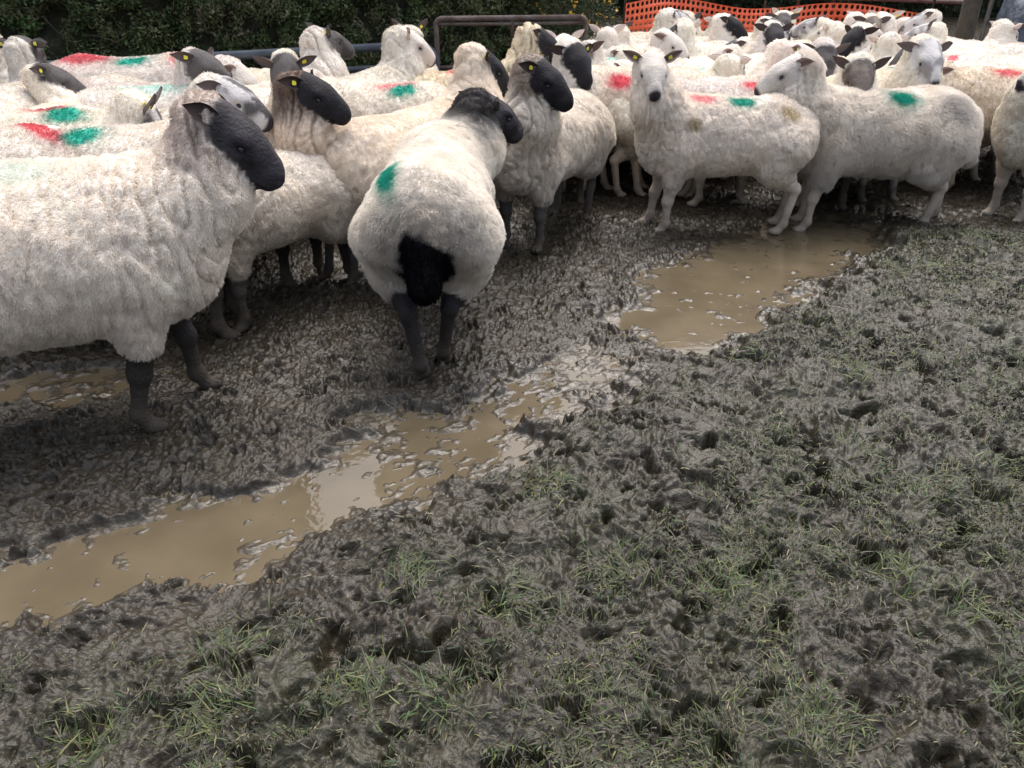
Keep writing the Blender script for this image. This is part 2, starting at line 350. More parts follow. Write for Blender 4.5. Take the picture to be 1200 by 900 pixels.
#@@SHEEP
# ------------------------------------------------------------------ sheep
def rot_zyx(yaw, pitch, roll):
    return np.array(Matrix.Rotation(yaw, 3, 'Z') @ Matrix.Rotation(-pitch, 3, 'Y') @ Matrix.Rotation(roll, 3, 'X'), np.float32)
class Field:
    def __init__(s, lo, hi, h):
        s.h = h; s.lo = np.array(lo, np.float32); s.n = np.ceil((np.array(hi) - s.lo) / h).astype(int) + 1
        s.ax = [s.lo[i] + h * np.arange(s.n[i], dtype=np.float32) for i in range(3)]
        s.W = np.full(s.n, .5, np.float32); s.S = np.full(s.n, .5, np.float32)
    def win(s, lo, hi):
        sl = []
        for i in range(3):
            a = int(np.clip((lo[i] - s.lo[i]) // s.h, 0, s.n[i])); b = int(np.clip((hi[i] - s.lo[i]) // s.h + 2, 0, s.n[i])); sl.append(slice(a, b))
        g = np.meshgrid(*[s.ax[i][sl[i]] for i in range(3)], indexing='ij')
        return tuple(sl), np.stack(g, -1)
    @staticmethod
    def smin(a, b, k): hh = np.maximum(k - np.abs(a - b), 0) / k; return np.minimum(a, b) - hh * hh * k * .25
    def put(s, which, sl, d, k, sub=False):
        A = getattr(s, which)
        if sub: A[sl] = -s.smin(-A[sl], d, k)
        else: A[sl] = s.smin(A[sl], d, k)
    def ell(s, which, c, r, k=.05, Rm=None, sub=False):
        c = np.array(c, np.float32); r = np.array(r, np.float32); m = r.max() + .13
        sl, P = s.win(c - m, c + m); p = P - c
        if Rm is not None: p = p @ Rm
        k0 = np.linalg.norm(p / r, axis=-1); k1 = np.linalg.norm(p / (r * r), axis=-1) + 1e-6
        s.put(which, sl, k0 * (k0 - 1) / k1, k, sub)
    def cone(s, which, a, b, ra, rb, k=.05):
        a = np.array(a, np.float32); b = np.array(b, np.float32); m = max(ra, rb) + .12
        sl, P = s.win(np.minimum(a, b) - m, np.maximum(a, b) + m); ba = b - a
        t = np.clip(((P - a) @ ba) / (ba @ ba), 0, 1)
        d = np.linalg.norm(P - a - t[..., None] * ba, axis=-1) - (ra + (rb - ra) * t)
        s.put(which, sl, d, k)
def surface_nets(Fv, lo, h):
    n = np.array(Fv.shape); neg = Fv < 0
    cnt = np.zeros(n - 1, np.int8); acc = np.zeros((*(n - 1), 3), np.float32)
    c = [(0, 0, 0), (1, 0, 0), (0, 1, 0), (1, 1, 0), (0, 0, 1), (1, 0, 1), (0, 1, 1), (1, 1, 1)]
    sl = lambda o: tuple(slice(o[i], n[i] - 1 + o[i]) for i in range(3))
    for i in range(8):
        for ax in range(3):
            if c[i][ax]: continue
            j = list(c[i]); j[ax] = 1; A = Fv[sl(c[i])]; B = Fv[sl(j)]; m = (A < 0) != (B < 0)
            idx = np.nonzero(m); a_ = A[idx]; b_ = B[idx]; t = a_ / (a_ - b_)
            p = np.repeat(np.array(c[i], np.float32)[None], len(t), 0); p[:, ax] = t
            acc[idx] += p; cnt[idx] += 1
    act = np.nonzero(cnt); vid = np.full(n - 1, -1, np.int32); vid[act] = np.arange(len(act[0]))
    V = (np.stack(act, 1) + acc[act] / cnt[act][:, None]) * h + lo
    Qs = []
    for ax in range(3):
        a1, a2 = (ax + 1) % 3, (ax + 2) % 3
        s0 = [slice(None)] * 3; s1 = [slice(None)] * 3; s0[ax] = slice(0, n[ax] - 1); s1[ax] = slice(1, n[ax])
        for a in (a1, a2): s0[a] = slice(1, n[a] - 1); s1[a] = slice(1, n[a] - 1)
        A = neg[tuple(s0)]; B = neg[tuple(s1)]; e = np.stack(np.nonzero(A != B), 1); fl = A[tuple(e.T)]
        e[:, a1] += 1; e[:, a2] += 1
        def q(d1, d2): f = e.copy(); f[:, a1] -= d1; f[:, a2] -= d2; return vid[tuple(f.T)]
        quad = np.stack([q(1, 1), q(0, 1), q(0, 0), q(1, 0)], 1); quad[~fl] = quad[~fl][:, ::-1]; Qs.append(quad)
    return V.astype(np.float32), np.concatenate(Qs)
def normals(V, Q):
    f = np.cross(V[Q[:, 2]] - V[Q[:, 0]], V[Q[:, 3]] - V[Q[:, 1]]); N = np.zeros_like(V)
    for i in range(4):
        for a in range(3): N[:, a] += np.bincount(Q[:, i], f[:, a], len(V))
    return N / (np.linalg.norm(N, axis=1)[:, None] + 1e-9), np.linalg.norm(f, axis=1) * .5

CREAM = np.array([.87, .825, .76]); BLACK = np.array([.016, .015, .019]); WFACE = np.array([.62, .57, .52]); MUD = np.array([.070, .058, .046])
DYE = {'g': (.0, .34, .25), 'r': (.66, .085, .12), 'c': (.30, .68, .62), 'p': (.76, .28, .30)}
FACE = {'white': (WFACE, WFACE), 'black': (BLACK, BLACK), 'grey': (np.array([.10, .092, .092]), np.array([.055, .05, .05])), 'charcoal': (np.array([.042, .038, .045]), np.array([.022, .02, .024])),
        'mottled': (np.array([.30, .285, .29]), np.array([.62, .6, .6])), 'brown': (np.array([.19, .16, .14]), np.array([.11, .09, .08])), 'badger': (np.array([.55, .53, .53]), np.array([.10, .095, .10]))}
def make_sheep(x, y, deg, label, s=1.0, fat=1.0, face='white', legs=None, neck=(.62, 0, .93), head=(0, -25), roll=0, marks=(), tags=(), steps=None, lod=1,
               tint=(1, 1, 1), neckcol=None, tail='wool', dirt=.4, ears=(8, 0), z=None, woolen=None, rump=None, wr=.15, seed=None, stain=None, wl=1.0, nw_=1.0, up=False, hs=1.0, stance=1.0):
    """deg: way the body faces (0 = +X).  neck: where the skull sits.  head: yaw, pitch against the body.  marks: (colour, x, s, rx, rs[, strength])"""
    if lod > 0 and not up and neck[2] > .80: neck = (neck[0] + .05, neck[1], .80 + (neck[2] - .80) * (.55 if lod == 2 else .75))
    seed = int(abs(x * 1000 + y * 777)) if seed is None else seed
    r = np.random.default_rng(seed)
    if lod > 0: tint = tuple(np.array(tint) * (.84 + .14 * r.random()) * np.array([1, 1 - .03 * r.random(), 1 - .08 * r.random()]))      # no two fleeces are equally clean
    h = {0: .0075, 1: .011, 2: .017}[lod]
    top = max(neck[2] + .22, .95)
    Fd = Field((-.85, -.55, -.04), (max(neck[0] + .42, .75), .55, top), h)
    fy = fat
    # trunk, in fleece
    Fd.ell('W', (.17, 0, .555), (.33, .20 * fy, .225), .08)
    Fd.ell('W', (-.08, 0, .545 - .02 * (fat - 1)), (.40, .235 * fy, .225 + .07 * (fat - 1)), .08)
    Fd.ell('W', (-.30, 0, .57), (.25, .215 * fy, .215), .08)
    Fd.ell('W', (.36, 0, .50), (.15, .13 * fy, .17), .08)
    # neck
    hd = np.array(neck, float); a = np.array([.30, 0, .60]); midp = a * .45 + hd * .55 + np.array([.03, 0, -.05])
    yaw, pit = R(head[0]), R(head[1] - 3); Rm = rot_zyx(yaw, pit, R(roll)); hx = Rm[:, 0]; back = hd - hx * .088
    nk = nw_; Fd.cone('W', a, midp, .195, .15 * nk, .08); Fd.cone('W', midp, back - np.array([0, 0, .03]), .145 * nk, .092 * nk, .05)
    # legs
    steps = steps or ((0, 0), (0, 0), (0, 0), (0, 0))       # front +y, front -y, hind +y, hind -y : (swing, lift)
    feet = []
    for i, (hx_, sy) in enumerate(((1, 1), (1, -1), (0, 1), (0, -1))):
        sw, lf = steps[i]; Y = .105 * sy * (1 + .4 * (fat - 1))
        Yl = Y * stance
        if hx_:
            p0 = (.27, Y * 1.15, .50); p1 = (.29 + sw * .35, Y * 1.05, .31 + lf * .4); p2 = (.30 + sw * .75 + lf * .2, Y * (1 + stance) / 2, .20 + lf * .8); p3 = (.295 + sw - lf * .3, Yl, .065 + lf)
            p4 = (p3[0] + .028, Yl, .022 + lf)
            Fd.cone('W', p0, p1, .10, .058, .06); Fd.cone('S', p1, p2, .042, .033, .02); Fd.cone('S', p2, p3, .027, .022, .012)
            Fd.ell('S', p2, (.034, .031, .040), .015)
        else:
            p0 = (-.34, Y * 1.2, .52); p1 = (-.29 + sw * .3, Y * 1.2, .39 + lf * .3); p2 = (-.43 + sw * .7 - lf * .1, Y * (1 + stance) / 2, .265 + lf * .8); p3 = (-.395 + sw - lf * .3, Yl, .065 + lf)
            p4 = (p3[0] + .03, Yl, .022 + lf)
            Fd.cone('W', p0, p1, .145, .095, .07); Fd.cone('W', p1, tuple(np.array(p1) * .45 + np.array(p2) * .55), .088, .05, .05)
            Fd.cone('S', p1, p2, .062, .033, .02); Fd.cone('S', p2, p3, .028, .023, .012); Fd.ell('S', (p2[0] - .012, p2[1], p2[2] + .01), (.022, .022, .035), .012)
        Fd.ell('S', p3, (.028, .027, .032), .012); Fd.cone('S', p3, p4, .023, .025, .012)
        Fd.ell('S', (p4[0] + .012, p4[1], max(p4[2] - .004, .016 + lf)), (.040, .030, .022), .008); Fd.ell('S', (p4[0] + .05, p4[1], max(p4[2] - .004, .016 + lf)), (.030, .004, .03), .004, sub=True)
    # tail
    if tail == 'big': Fd.cone('W', (-.49, 0, .62), (-.57, 0, .42), .062, .052, .035)
    elif tail == 'dock': Fd.cone('W', (-.50, 0, .60), (-.55, 0, .50), .05, .035, .04)
    else: Fd.cone('W', (-.50, 0, .64), (-.565, 0, .40), .05, .038, .04)
    # head
    H = lambda p: hd + Rm @ (np.array(p) * hs)
    hE = lambda p, r_, k, sub=False: Fd.ell('S', H(p), tuple(np.array(r_) * hs), k, Rm, sub=sub)
    hC = lambda p, q_, ra_, rb_, k: Fd.cone('S', H(p), H(q_), ra_ * hs, rb_ * hs, k)
    hE((-.010, 0, .0), (.092, .076, .074), .03)
    hE((.055, 0, .0), (.080, .064, .058), .03)
    hC((.05, 0, .008), (.148, 0, -.014), .054, .037, .03); hC((.0, 0, -.045), (.135, 0, -.042), .052, .030, .03)
    hC((.06, 0, .036), (.150, 0, .014), .026, .022, .02)
    hE((.165, 0, -.022), (.040, .037, .038), .02)
    hE((.158, 0, -.050), (.032, .030, .020), .015)
    for sy in (1, -1):
        hE((.045, .052 * sy, .026), (.028, .018, .015), .02)
        hE((-.01, .060 * sy, -.035), (.050, .022, .040), .02)
        hE((.062, .068 * sy, .008), (.018, .011, .012), .012, sub=True)
        hE((.199, .019 * sy, -.010), (.011, .006, .010), .006, sub=True)
    if woolen: Fd.ell('W', H((-.03, 0, .02)), (.06, .065, .066), .05, Rm)
    Wv, Sv = Fd.W, Fd.S; Tt = Fd.smin(Wv, Sv, .03)
    V, Q = surface_nets(Tt, Fd.lo, h)
    # wool mask by looking the two fields up again
    g = np.clip(((V - Fd.lo) / h).round().astype(int), 0, Fd.n - 1); w = Wv[tuple(g.T)]; sk = Sv[tuple(g.T)]
    wool = sst(-.004, .012, sk - w + .006 * noise3(V * 22))
    N, _ = normals(V, Q)
    # creases in the fleece: neck rings, flank folds, small locks
    Vn = V + np.array([seed % 97, 3.1, 7.7])
    ang = np.arctan2(V[:, 1], V[:, 2] - .54)
    fold = np.abs(noise3(np.stack([Vn[:, 0] * 23, ang * 1.3 + 5, Vn[:, 2] * 2.2 + Vn[:, 0] * 4], 1)))
    fold2 = np.abs(noise3(np.stack([Vn[:, 0] * 34 - Vn[:, 2] * 12, Vn[:, 1] * 9, Vn[:, 2] * 9 + Vn[:, 0] * 5], 1)))
    neckw = sst(.20, .42, V[:, 0] + (V[:, 2] - .55) * .35)
    disp = .012 * noise3(Vn * 5) + .0055 * noise3(Vn * 17) + .004 * noise3(Vn * 38) - (.0045 + .009 * neckw) * sst(.20, .0, fold) * (.5 + wr) - .0065 * sst(.22, .0, fold2) * (.6 + .5 * wr)
    V = V + N * (disp * wool)[:, None] + N * (.0012 * noise3(Vn * 60) * (1 - wool))[:, None]
    N, area = normals(V, Q)
    # colour
    fc, lc = FACE[face]; lg = FACE[legs][0] if legs else lc
    P = (V - hd) @ Rm / hs                                     # head frame
    def colour(V, wool, P):
        n1 = noise3(V * 9 + seed % 31); n2 = noise3(V * 30 + 3); ang = np.arctan2(V[:, 1], V[:, 2] - .54); S_ = ang * .25
        c = np.tile(CREAM * np.array(tint), (len(V), 1)); c = c * (1 + .07 * n1 + .05 * n2)[:, None]
        c = c * (1 - .28 * sst(.05, .5, noise3(V * 4.3 + 9))[:, None] * dirt * np.array([.55, .75, 1.0]))
        low = sst(.47, .24, V[:, 2] + .07 * n1 + .03 * n2)               # belly and thighs picked up mud
        c = c * (1 - (dirt * 1.3) * low[:, None]) + np.array([.17, .135, .10]) * (dirt * 1.3 * low)[:, None]
        sp = sst(.42, .55, noise3(V * 26 + 50)) * dirt * sst(.9, .3, V[:, 2]); c = c * (1 - sp[:, None]) + np.array([.14, .11, .09]) * sp[:, None]
        if neckcol is not None:
            nw = sst(.22, .09, np.linalg.norm(V - (hd - hx * .06), axis=1) + .03 * n1); c = c * (1 - nw[:, None]) + np.array(neckcol) * nw[:, None]
        if rump is not None:
            rw = sst(.15, .11, np.sqrt(V[:, 1] ** 2 * 2.0 + (V[:, 2] - .47) ** 2 * .8) + .045 * n1 + .02 * n2) * sst(-.38, -.46, V[:, 0]); c = c * (1 - rw[:, None]) + np.array(rump) * rw[:, None]
            rg = .55 * sst(.30, .12, np.sqrt(V[:, 1] ** 2 + (V[:, 2] - .52) ** 2) + .06 * n1) * sst(-.30, -.5, V[:, 0]); c = c * (1 - rg[:, None] * np.array([.75, .78, .8]))
        if stain is not None:
            for (sx, ss, sr, sc) in stain:
                f = .8 * sst(1.2, .3, np.sqrt(((V[:, 0] - sx) / sr) ** 2 + ((S_ - ss) / sr) ** 2) + .4 * n1); c = c * (1 - f[:, None]) + np.array(sc) * f[:, None]
        for mk in marks:
            cn, mx_, ms, rx, rsx = mk[:5]; st = mk[5] if len(mk) > 5 else .95; sh = mk[6] if len(mk) > 6 else 0
            dx = V[:, 0] - mx_ - sh * (S_ - ms); d = np.sqrt((dx / rx) ** 2 + ((S_ - ms) / rsx) ** 2) + .22 * noise3(V * 24 + 8) + .12 * noise3(V * 60)
            f = st * sst(1.30, .60, d); halo = .42 * st * sst(2.1, .9, d)
            dc = np.array(DYE[cn]); f = f * (V[:, 2] > .45)
            c = c * (1 - halo[:, None] * (1 - (dc * .6 + .4))); c = c * (1 - f[:, None]) + dc * (1 + .25 * n2)[:, None] * f[:, None]
        # bare skin: face and shanks
        ishead = np.linalg.norm(V - hd - hx * .06, axis=1) < .22
        pn = sst(-.15, .25, noise3(P * 16 + seed % 13) + (.5 if face in ('badger', 'mottled') else 0) * (np.abs(P[:, 1]) < .028) - .1)
        k = fc[None] * (1 - pn[:, None]) + lc[None] * pn[:, None]
        if face == 'white':
            k = k * (1 - .35 * sst(.030, .012, np.linalg.norm((P - np.array([.062, 0, .008])) * [1, 0, 1], axis=1) + 0)[:, None] * (np.abs(P[:, 1]) > .03)[:, None])
        if face in ('white', 'mottled', 'badger', 'brown'):
            no = sst(.178, .192, P[:, 0] + .004 * n2) * sst(-.060, -.050, P[:, 2]); k = k * (1 - no[:, None]) + np.array([.035, .03, .04]) * no[:, None]
        mo = sst(.006, .002, np.abs(P[:, 2] + .058 - (P[:, 0] - .15) * .1)) * (P[:, 0] > .12); k = k * (1 - .6 * mo[:, None])
        leg = np.tile(lg, (len(V), 1)) * (1 + .15 * n1)[:, None]
        if face == 'white' and legs is None: leg = leg * np.array([.98, .92, .84])
        md = sst(.35, .12, V[:, 2] + .09 * n1 + .05 * n2) * .55 + .45 * sst(.14, .08, V[:, 2] + .05 * n1); md = np.clip(md * (.75 + dirt * .5) * (.62 if face == 'white' and legs is None else 1), 0, .97)
        leg = leg * (1 - md[:, None]) + MUD * md[:, None]
        skin = np.where(ishead[:, None] & (V[:, 2] > .4)[:, None], k, leg)
        return np.clip(c * wool[:, None] + skin * (1 - wool[:, None]), .005, .9)
    C = colour(V, wool, P)
    zz = float(np.median(terrain_z(np.array([x, x + .2, x - .2]), np.array([y, y + .2, y - .2])))) if z is None else z
    root = empty('sheep', (x, y, max(zz, -.03) - .012), R(deg), s)
    tag(root, label, 'sheep', 'flock of sheep penned on the mud')
    mesh_np('body', V, Q, M_body, root, colr=C)
    # fleece strands
    nst = {0: 190000, 1: 62000, 2: 17000}[lod]; rad = {0: .00058, 1: .00095, 2: .0018}[lod]; ln = {0: .0095, 1: .0085, 2: .011}[lod] * wl
    pw = area * wool[Q].mean(1) * (wool[Q].min(1) > .5); pw /= pw.sum(); fi = r.choice(len(Q), nst, p=pw)
    uv = r.random((nst, 2)).astype(np.float32); q = Q[fi]; u_, v_ = uv[:, :1], uv[:, 1:]
    bl = lambda A: (A[q[:, 0]] * (1 - u_) + A[q[:, 1]] * u_) * (1 - v_) + (A[q[:, 3]] * (1 - u_) + A[q[:, 2]] * u_) * v_
    p = bl(V); n_ = bl(N); n_ /= np.linalg.norm(n_, axis=1)[:, None]
    cs = {0: .0115, 1: .017, 2: .028}[lod] * (.6 + .4 * wl); cell = np.floor(p / cs); best = np.full(nst, 9.); cen = p.copy()
    for dx in (-1, 0, 1):
        for dy in (-1, 0, 1):
            for dz in (-1, 0, 1):
                cc = cell + np.array([dx, dy, dz]); hh = (np.sin(cc @ np.array([[127.1, 269.5, 113.5], [311.7, 183.3, 271.9], [74.7, 246.1, 124.6]])) * 43758.5453) % 1
                ct = (cc + hh) * cs; d = np.linalg.norm(ct - p, axis=1); m = d < best; best[m] = d[m]; cen[m] = ct[m]
    L = ln * (.6 + .6 * r.random((nst, 1))) * (.55 + .45 * sst(.0, .12, np.linalg.norm(p - hd, axis=1) - .07))[:, None]
    dirn = n_ * .62 + np.array([-.22, 0, -.42]) + .34 * np.stack([noise3(p * 9 + 3), noise3(p * 9 + 19), noise3(p * 9 + 37)], 1); dirn /= np.linalg.norm(dirn, axis=1)[:, None]
    tip = p + dirn * L; ctip = cen + dirn * L * 1.1; ctip -= n_ * ((ctip - tip) * n_).sum(1)[:, None] * .7
    tip = tip * .70 + ctip * .30 + r.normal(0, .0009 * wl, (nst, 3))
    k1 = p * .72 + (p + dirn * L) * .28 ; k1 = p * .65 + tip * .35 + r.normal(0, .0009 * wl, (nst, 3)) + n_ * L * .12; k2 = p * .3 + tip * .7 + r.normal(0, .0009 * wl, (nst, 3)) + n_ * L * .08
    pts = np.stack([p - n_ * .003, k1, k2, tip], 1).astype(np.float32)
    cv = bpy.data.hair_curves.new('fleece'); cv.add_curves([4] * nst)
    cv.position_data.foreach_set('vector', pts.ravel()) if hasattr(cv, 'position_data') else cv.points.foreach_set('position', pts.ravel())
    ra = cv.attributes.get('radius') or cv.attributes.new('radius', 'FLOAT', 'POINT')
    ra.data.foreach_set('value', np.tile(np.array([1, 1, .8, .35], np.float32) * rad * s, nst))
    Cw = colour(p, np.ones(nst), (p - hd) @ Rm / hs) * (.94 + .12 * r.random((nst, 1))); ca = cv.attributes.new('col', 'FLOAT_COLOR', 'CURVE')
    ca.data.foreach_set('color', np.column_stack([np.clip(Cw, 0, .92), np.ones(nst)]).astype(np.float32).ravel())
    cv.materials.append(M_fleece); fo = bpy.data.objects.new('fleece', cv); col.objects.link(fo); fo.parent = root
    # ears
    ecol = {'white': (.60, .50, .46), 'black': (.02, .018, .02), 'grey': (.09, .08, .08), 'charcoal': (.035, .03, .035), 'mottled': (.16, .13, .13), 'brown': (.10, .075, .07), 'badger': (.12, .10, .10)}[face]
    innr = {'white': (.16, .10, .09)}.get(face, tuple(np.array(ecol) * .8 + np.array([.03, .015, .012])))
    for sy in (1, -1):
        nu, nv = 9, 7; vv = []; cc = []; back_ = []
        up, bk = R(ears[0]), R(ears[1] + 18)
        ax = np.array([-math.sin(bk) * math.cos(up), sy * math.cos(bk) * math.cos(up), math.sin(up)])      # along the ear
        fw = np.array([.80, .25 * sy, .45]); fw -= ax * np.dot(ax, fw); fw /= np.linalg.norm(fw)             # the way the hollow looks
        sd_ = np.cross(ax, fw); base = np.array([-.040, .052 * sy, .026])
        for i in range(nu):
            t = i / (nu - 1); wd = .036 * (math.sin(math.pi * min(1, t * .66 + .16)) ** .85) * (1 - t ** 4) + .0015
            for j in range(nv):
                b_ = (j / (nv - 1) - .5) * 2; p_ = base + ax * .125 * (ears[2] if len(ears) > 2 else 1) * t + sd_ * wd * b_ * (1 - .25 * b_ * b_) + fw * (.020 * b_ * b_ * (1 - t * .75) - .014 * t * t)
                vv.append(p_); back_.append(p_ - fw * .006 * (1 - abs(b_) ** 4 * .6)); cc.append(np.array(innr) * (1 - .5 * (abs(b_) > .6)) + np.array(ecol) * .5 * (abs(b_) > .6))
        n1 = nu * nv; EV = np.array(vv + back_)
        EV = (EV * hs) @ Rm.T + hd
        idx = np.arange(n1).reshape(nu, nv); q0 = np.stack([idx[:-1, :-1], idx[1:, :-1], idx[1:, 1:], idx[:-1, 1:]], -1).reshape(-1, 4)
        rim = []
        loop = list(idx[:, 0]) + list(idx[-1, 1:]) + list(idx[::-1, -1][1:]) + list(idx[0, ::-1][1:-1])
        for a_, b_ in zip(loop, loop[1:] + loop[:1]): rim.append((a_, b_, b_ + n1, a_ + n1))
        if sy < 0: q0 = q0
        EQ = np.concatenate([q0, q0[:, ::-1] + n1, np.array(rim)])
        eo = mesh_np('ear', EV, EQ, M_ear, root, colr=np.concatenate([np.array(cc), np.tile(np.array(ecol), (n1, 1))]))
        if sy in tags or (0 in tags):
            c0 = EV[idx[3, 3]]; nrm = Rm @ fw; nrm = nrm / np.linalg.norm(nrm); ux = EV[idx[5, 3]] - EV[idx[3, 3]]; ux /= np.linalg.norm(ux); uy = np.cross(nrm, ux)
            prof = [(-.010, .004), (-.010, -.004), (-.005, -.009), (.012, -.010), (.014, -.008), (.014, .008), (.012, .010), (-.005, .009)]
            tv = []
            for zz_ in (.009, .011, -.009 - .004, -.011 - .004): tv += [c0 + ux * (a_ - .002) * .95 + uy * b_ * .95 + nrm * zz_ for a_, b_ in prof]
            fs = []
            for o0 in (0, 16):
                fs += [tuple(range(o0, o0 + 8)), tuple(range(o0 + 15, o0 + 7, -1))] + [(o0 + k, o0 + k + 8, o0 + (k + 1) % 8 + 8, o0 + (k + 1) % 8) for k in range(8)]
            st0 = len(tv); tv += [c0 + (ux * math.cos(a_) + uy * math.sin(a_)) * .0035 + nrm * zz_ for zz_ in (.009, -.013) for a_ in np.linspace(0, 5.5, 6)]
            fs += [(st0 + k, st0 + (k + 1) % 6, st0 + 6 + (k + 1) % 6, st0 + 6 + k) for k in range(6)]
            me = bpy.data.meshes.new('ear_tag'); me.from_pydata([tuple(map(float, q_)) for q_ in tv], [], fs); me.materials.append(M_tag)
            to = bpy.data.objects.new('ear_tag', me); col.objects.link(to); to.parent = eo
        # eye
        ep = H((.062, .0615 * sy, .008)); th = np.linspace(0, 2 * np.pi, 13)[:-1]; ph = np.linspace(.05, math.pi - .05, 7)
        ev = np.array([[math.sin(b_) * math.cos(a_) * .0115, math.cos(b_) * .008, math.sin(b_) * math.sin(a_) * .0085] for b_ in ph for a_ in th])
        ii = np.arange(len(ev)).reshape(7, 12); eq = np.stack([ii[:-1], np.roll(ii, -1, 1)[:-1], np.roll(ii, -1, 1)[1:], ii[1:]], -1).reshape(-1, 4)
        mesh_np('eye', (ev * hs) @ Rm.T + ep, eq, M_eye, root)
    return root
#@@FLOCK
def flock(only=None):
    L = []
    def S(*a, **k): L.append((a, k))
    # --- the nearest ewes
    S(-1.54, 2.33, 17, 'big cream ewe with a charcoal face walking in at the left edge, nearest of all', s=1.15, fat=1.27, hs=.96, face='charcoal', neck=(.575, .0, .84), head=(-15, -38), lod=0, ears=(4, 30, .72),
      steps=((.05, 0), (-.10, 0), (0, 0), (.05, 0)), dirt=.12, wr=.55, marks=(('c', .05, -.06, .10, .06, .16),), neckcol=(.56, .48, .43), nw_=.90, tint=(1, .98, .97))
    S(-.32, 3.13, 91, 'ewe seen from behind with a black rump patch, trotting away from the puddle', s=1.04, fat=.95, face='charcoal', neck=(.54, -.22, .80), head=(-58, -26), lod=0,
      rump=(.014, .013, .018), marks=(('g', -.32, .15, .11, .046, .95, .0),), neckcol=(.085, .078, .078), tags=(1,), dirt=.3, stance=.35, steps=((.1, .0), (-.1, 0), (-.10, .03), (.06, .0)), legs='black', tail='big', wl=1.25)
    S(.20, 4.50, -118, 'black headed ewe looking right, white chest turned to us behind the trotting ewe', s=1.0, fat=1.05, face='black', neck=(.42, .17, .94), head=(92, -30), lod=0, dirt=.35, wr=1.3, tags=(-1,), tint=(.97, .95, .93), legs='grey', neckcol=(.42, .36, .31))
    S(1.24, 4.62, 180, 'shorn white faced ewe staring straight at us with pink and green back marks', s=1.0, fat=.88, face='white', neck=(.47, .10, .93), head=(90, -28), lod=0, dirt=.2, tags=(0,), ears=(16, 0),
      marks=(('p', .16, .06, .07, .04, .75), ('g', -.06, .075, .072, .048)), stain=((-.30, .19, .07, (.50, .40, .22)), (.22, .26, .06, (.45, .36, .22))), steps=((.02, 0), (.08, 0), (0, 0), (-.05, 0)), tint=(.98, .95, .93), wl=.7)
    S(2.17, 4.72, 180, 'long woolled white ewe in profile facing left with one green spot on her back', s=1.04, fat=1.02, face='white', neck=(.57, .03, .88), head=(2, -24), lod=0, dirt=.3, marks=(('g', -.05, .115, .075, .062),), stain=((-.34, .20, .13, (.50, .47, .45)), (-.53, .30, .05, (.12, .10, .09))), wr=.4,
      steps=((.05, 0), (0, 0), (.05, 0), (-.12, 0)), tint=(1.0, .99, .99), wl=2.0)
    S(3.43, 4.86, 196, 'white ewe cut off by the right edge of the view', s=1.04, face='white', neck=(.34, .06, .93), head=(-6, -26), lod=1, dirt=.15)
    # --- left cluster
    S(-1.10, 3.42, -128, 'white ewe half hidden behind the big cream ewe with muddy legs showing under her neck', s=.93, fat=.9, face='white', neck=(.52, 0, .44), head=(0, -62), lod=1, dirt=.35, legs='grey', wr=.8)
    S(-1.31, 3.92, -38, 'black headed ewe with a brown stained neck facing right in the left crowd', s=1.0, face='black', neck=(.50, .03, .93), head=(26, -22), lod=0, dirt=.25, neckcol=(.22, .16, .13), tags=(-1,), wr=.9, tint=(.95, .88, .82))
    S(-1.84, 3.98, -34, 'ewe with a grey and white face looking right just over the big ewe', s=1.02, face='badger', neck=(.66, 0, .93), head=(28, -26), lod=1, tags=(1,))
    S(-1.62, 3.14, 5, 'ewe with a red streak and a round green spot right behind the big ewe', s=1.13, fat=1.05, face='grey', neck=(.42, .05, .52), head=(90, -30), lod=1, marks=(('r', -.20, -.02, .055, .095, .85, -1.0), ('g', -.04, -.075, .065, .055)))
    S(-2.30, 3.68, 5, 'ewe with a small red streak above a green patch and a tagged ear sticking up', s=1.06, face='badger', neck=(.56, -.02, .74), head=(10, -60), lod=1, marks=(('r', .16, .0, .09, .055, .8, -.8), ('g', .26, -.07, .08, .055)), tags=(0,), ears=(60, 0))
    S(-1.98, 4.55, 0, 'ewe with a pale turquoise wash along her cream back in the left crowd', s=1.06, face='white', neck=(.56, 0, .62), head=(0, -40), lod=1, marks=(('c', .05, .0, .22, .10, .40),))
    S(-2.75, 4.30, 92, 'grey headed ewe seen from behind with yellow tags in both ears', s=1.06, face='grey', neck=(.46, .03, .92), head=(0, -25), lod=1, tags=(0,), ears=(-5, 0), up=True, nw_=.70)
    S(-2.45, 4.02, 80, 'round backed ewe with a low slung tagged ear at the left', s=1.0, face='grey', neck=(.46, .16, .88), head=(-60, -25), lod=1, tags=(0,), up=True, nw_=.72)
    S(-2.72, 5.05, 172, 'white faced ewe at the far left looking out of the picture', s=1.05, face='white', neck=(.50, 0, .97), head=(0, -20), lod=1, ears=(30, 10))
    S(-2.40, 5.25, 5, 'ewe with a red band, green spot and second red band below the tube gate', s=1.16, face='white', neck=(.55, 0, .66), head=(0, -40), lod=1, marks=(('r', -.24, -.03, .13, .08, .8), ('g', .02, -.07, .09, .05), ('p', .27, -.03, .05, .10, .7)))
    S(-2.72, 3.45, 75, 'plump cream ewe cut by the left edge behind the streaked ones', s=1.06, face='white', lod=1, neck=(.50, 0, .66))
    S(-1.62, 5.50, -4, 'plain white backed ewe standing along the dark tube gate', s=1.06, face='grey', neck=(.56, .0, .62), head=(0, -40), lod=1)
    S(-1.30, 4.85, -78, 'ewe with a dark grey crown and level ears over the brown necked one', s=1.0, face='grey', neck=(.46, 0, .95), head=(0, -50), lod=1, tags=(1,), ears=(-5, 0), nw_=.75)
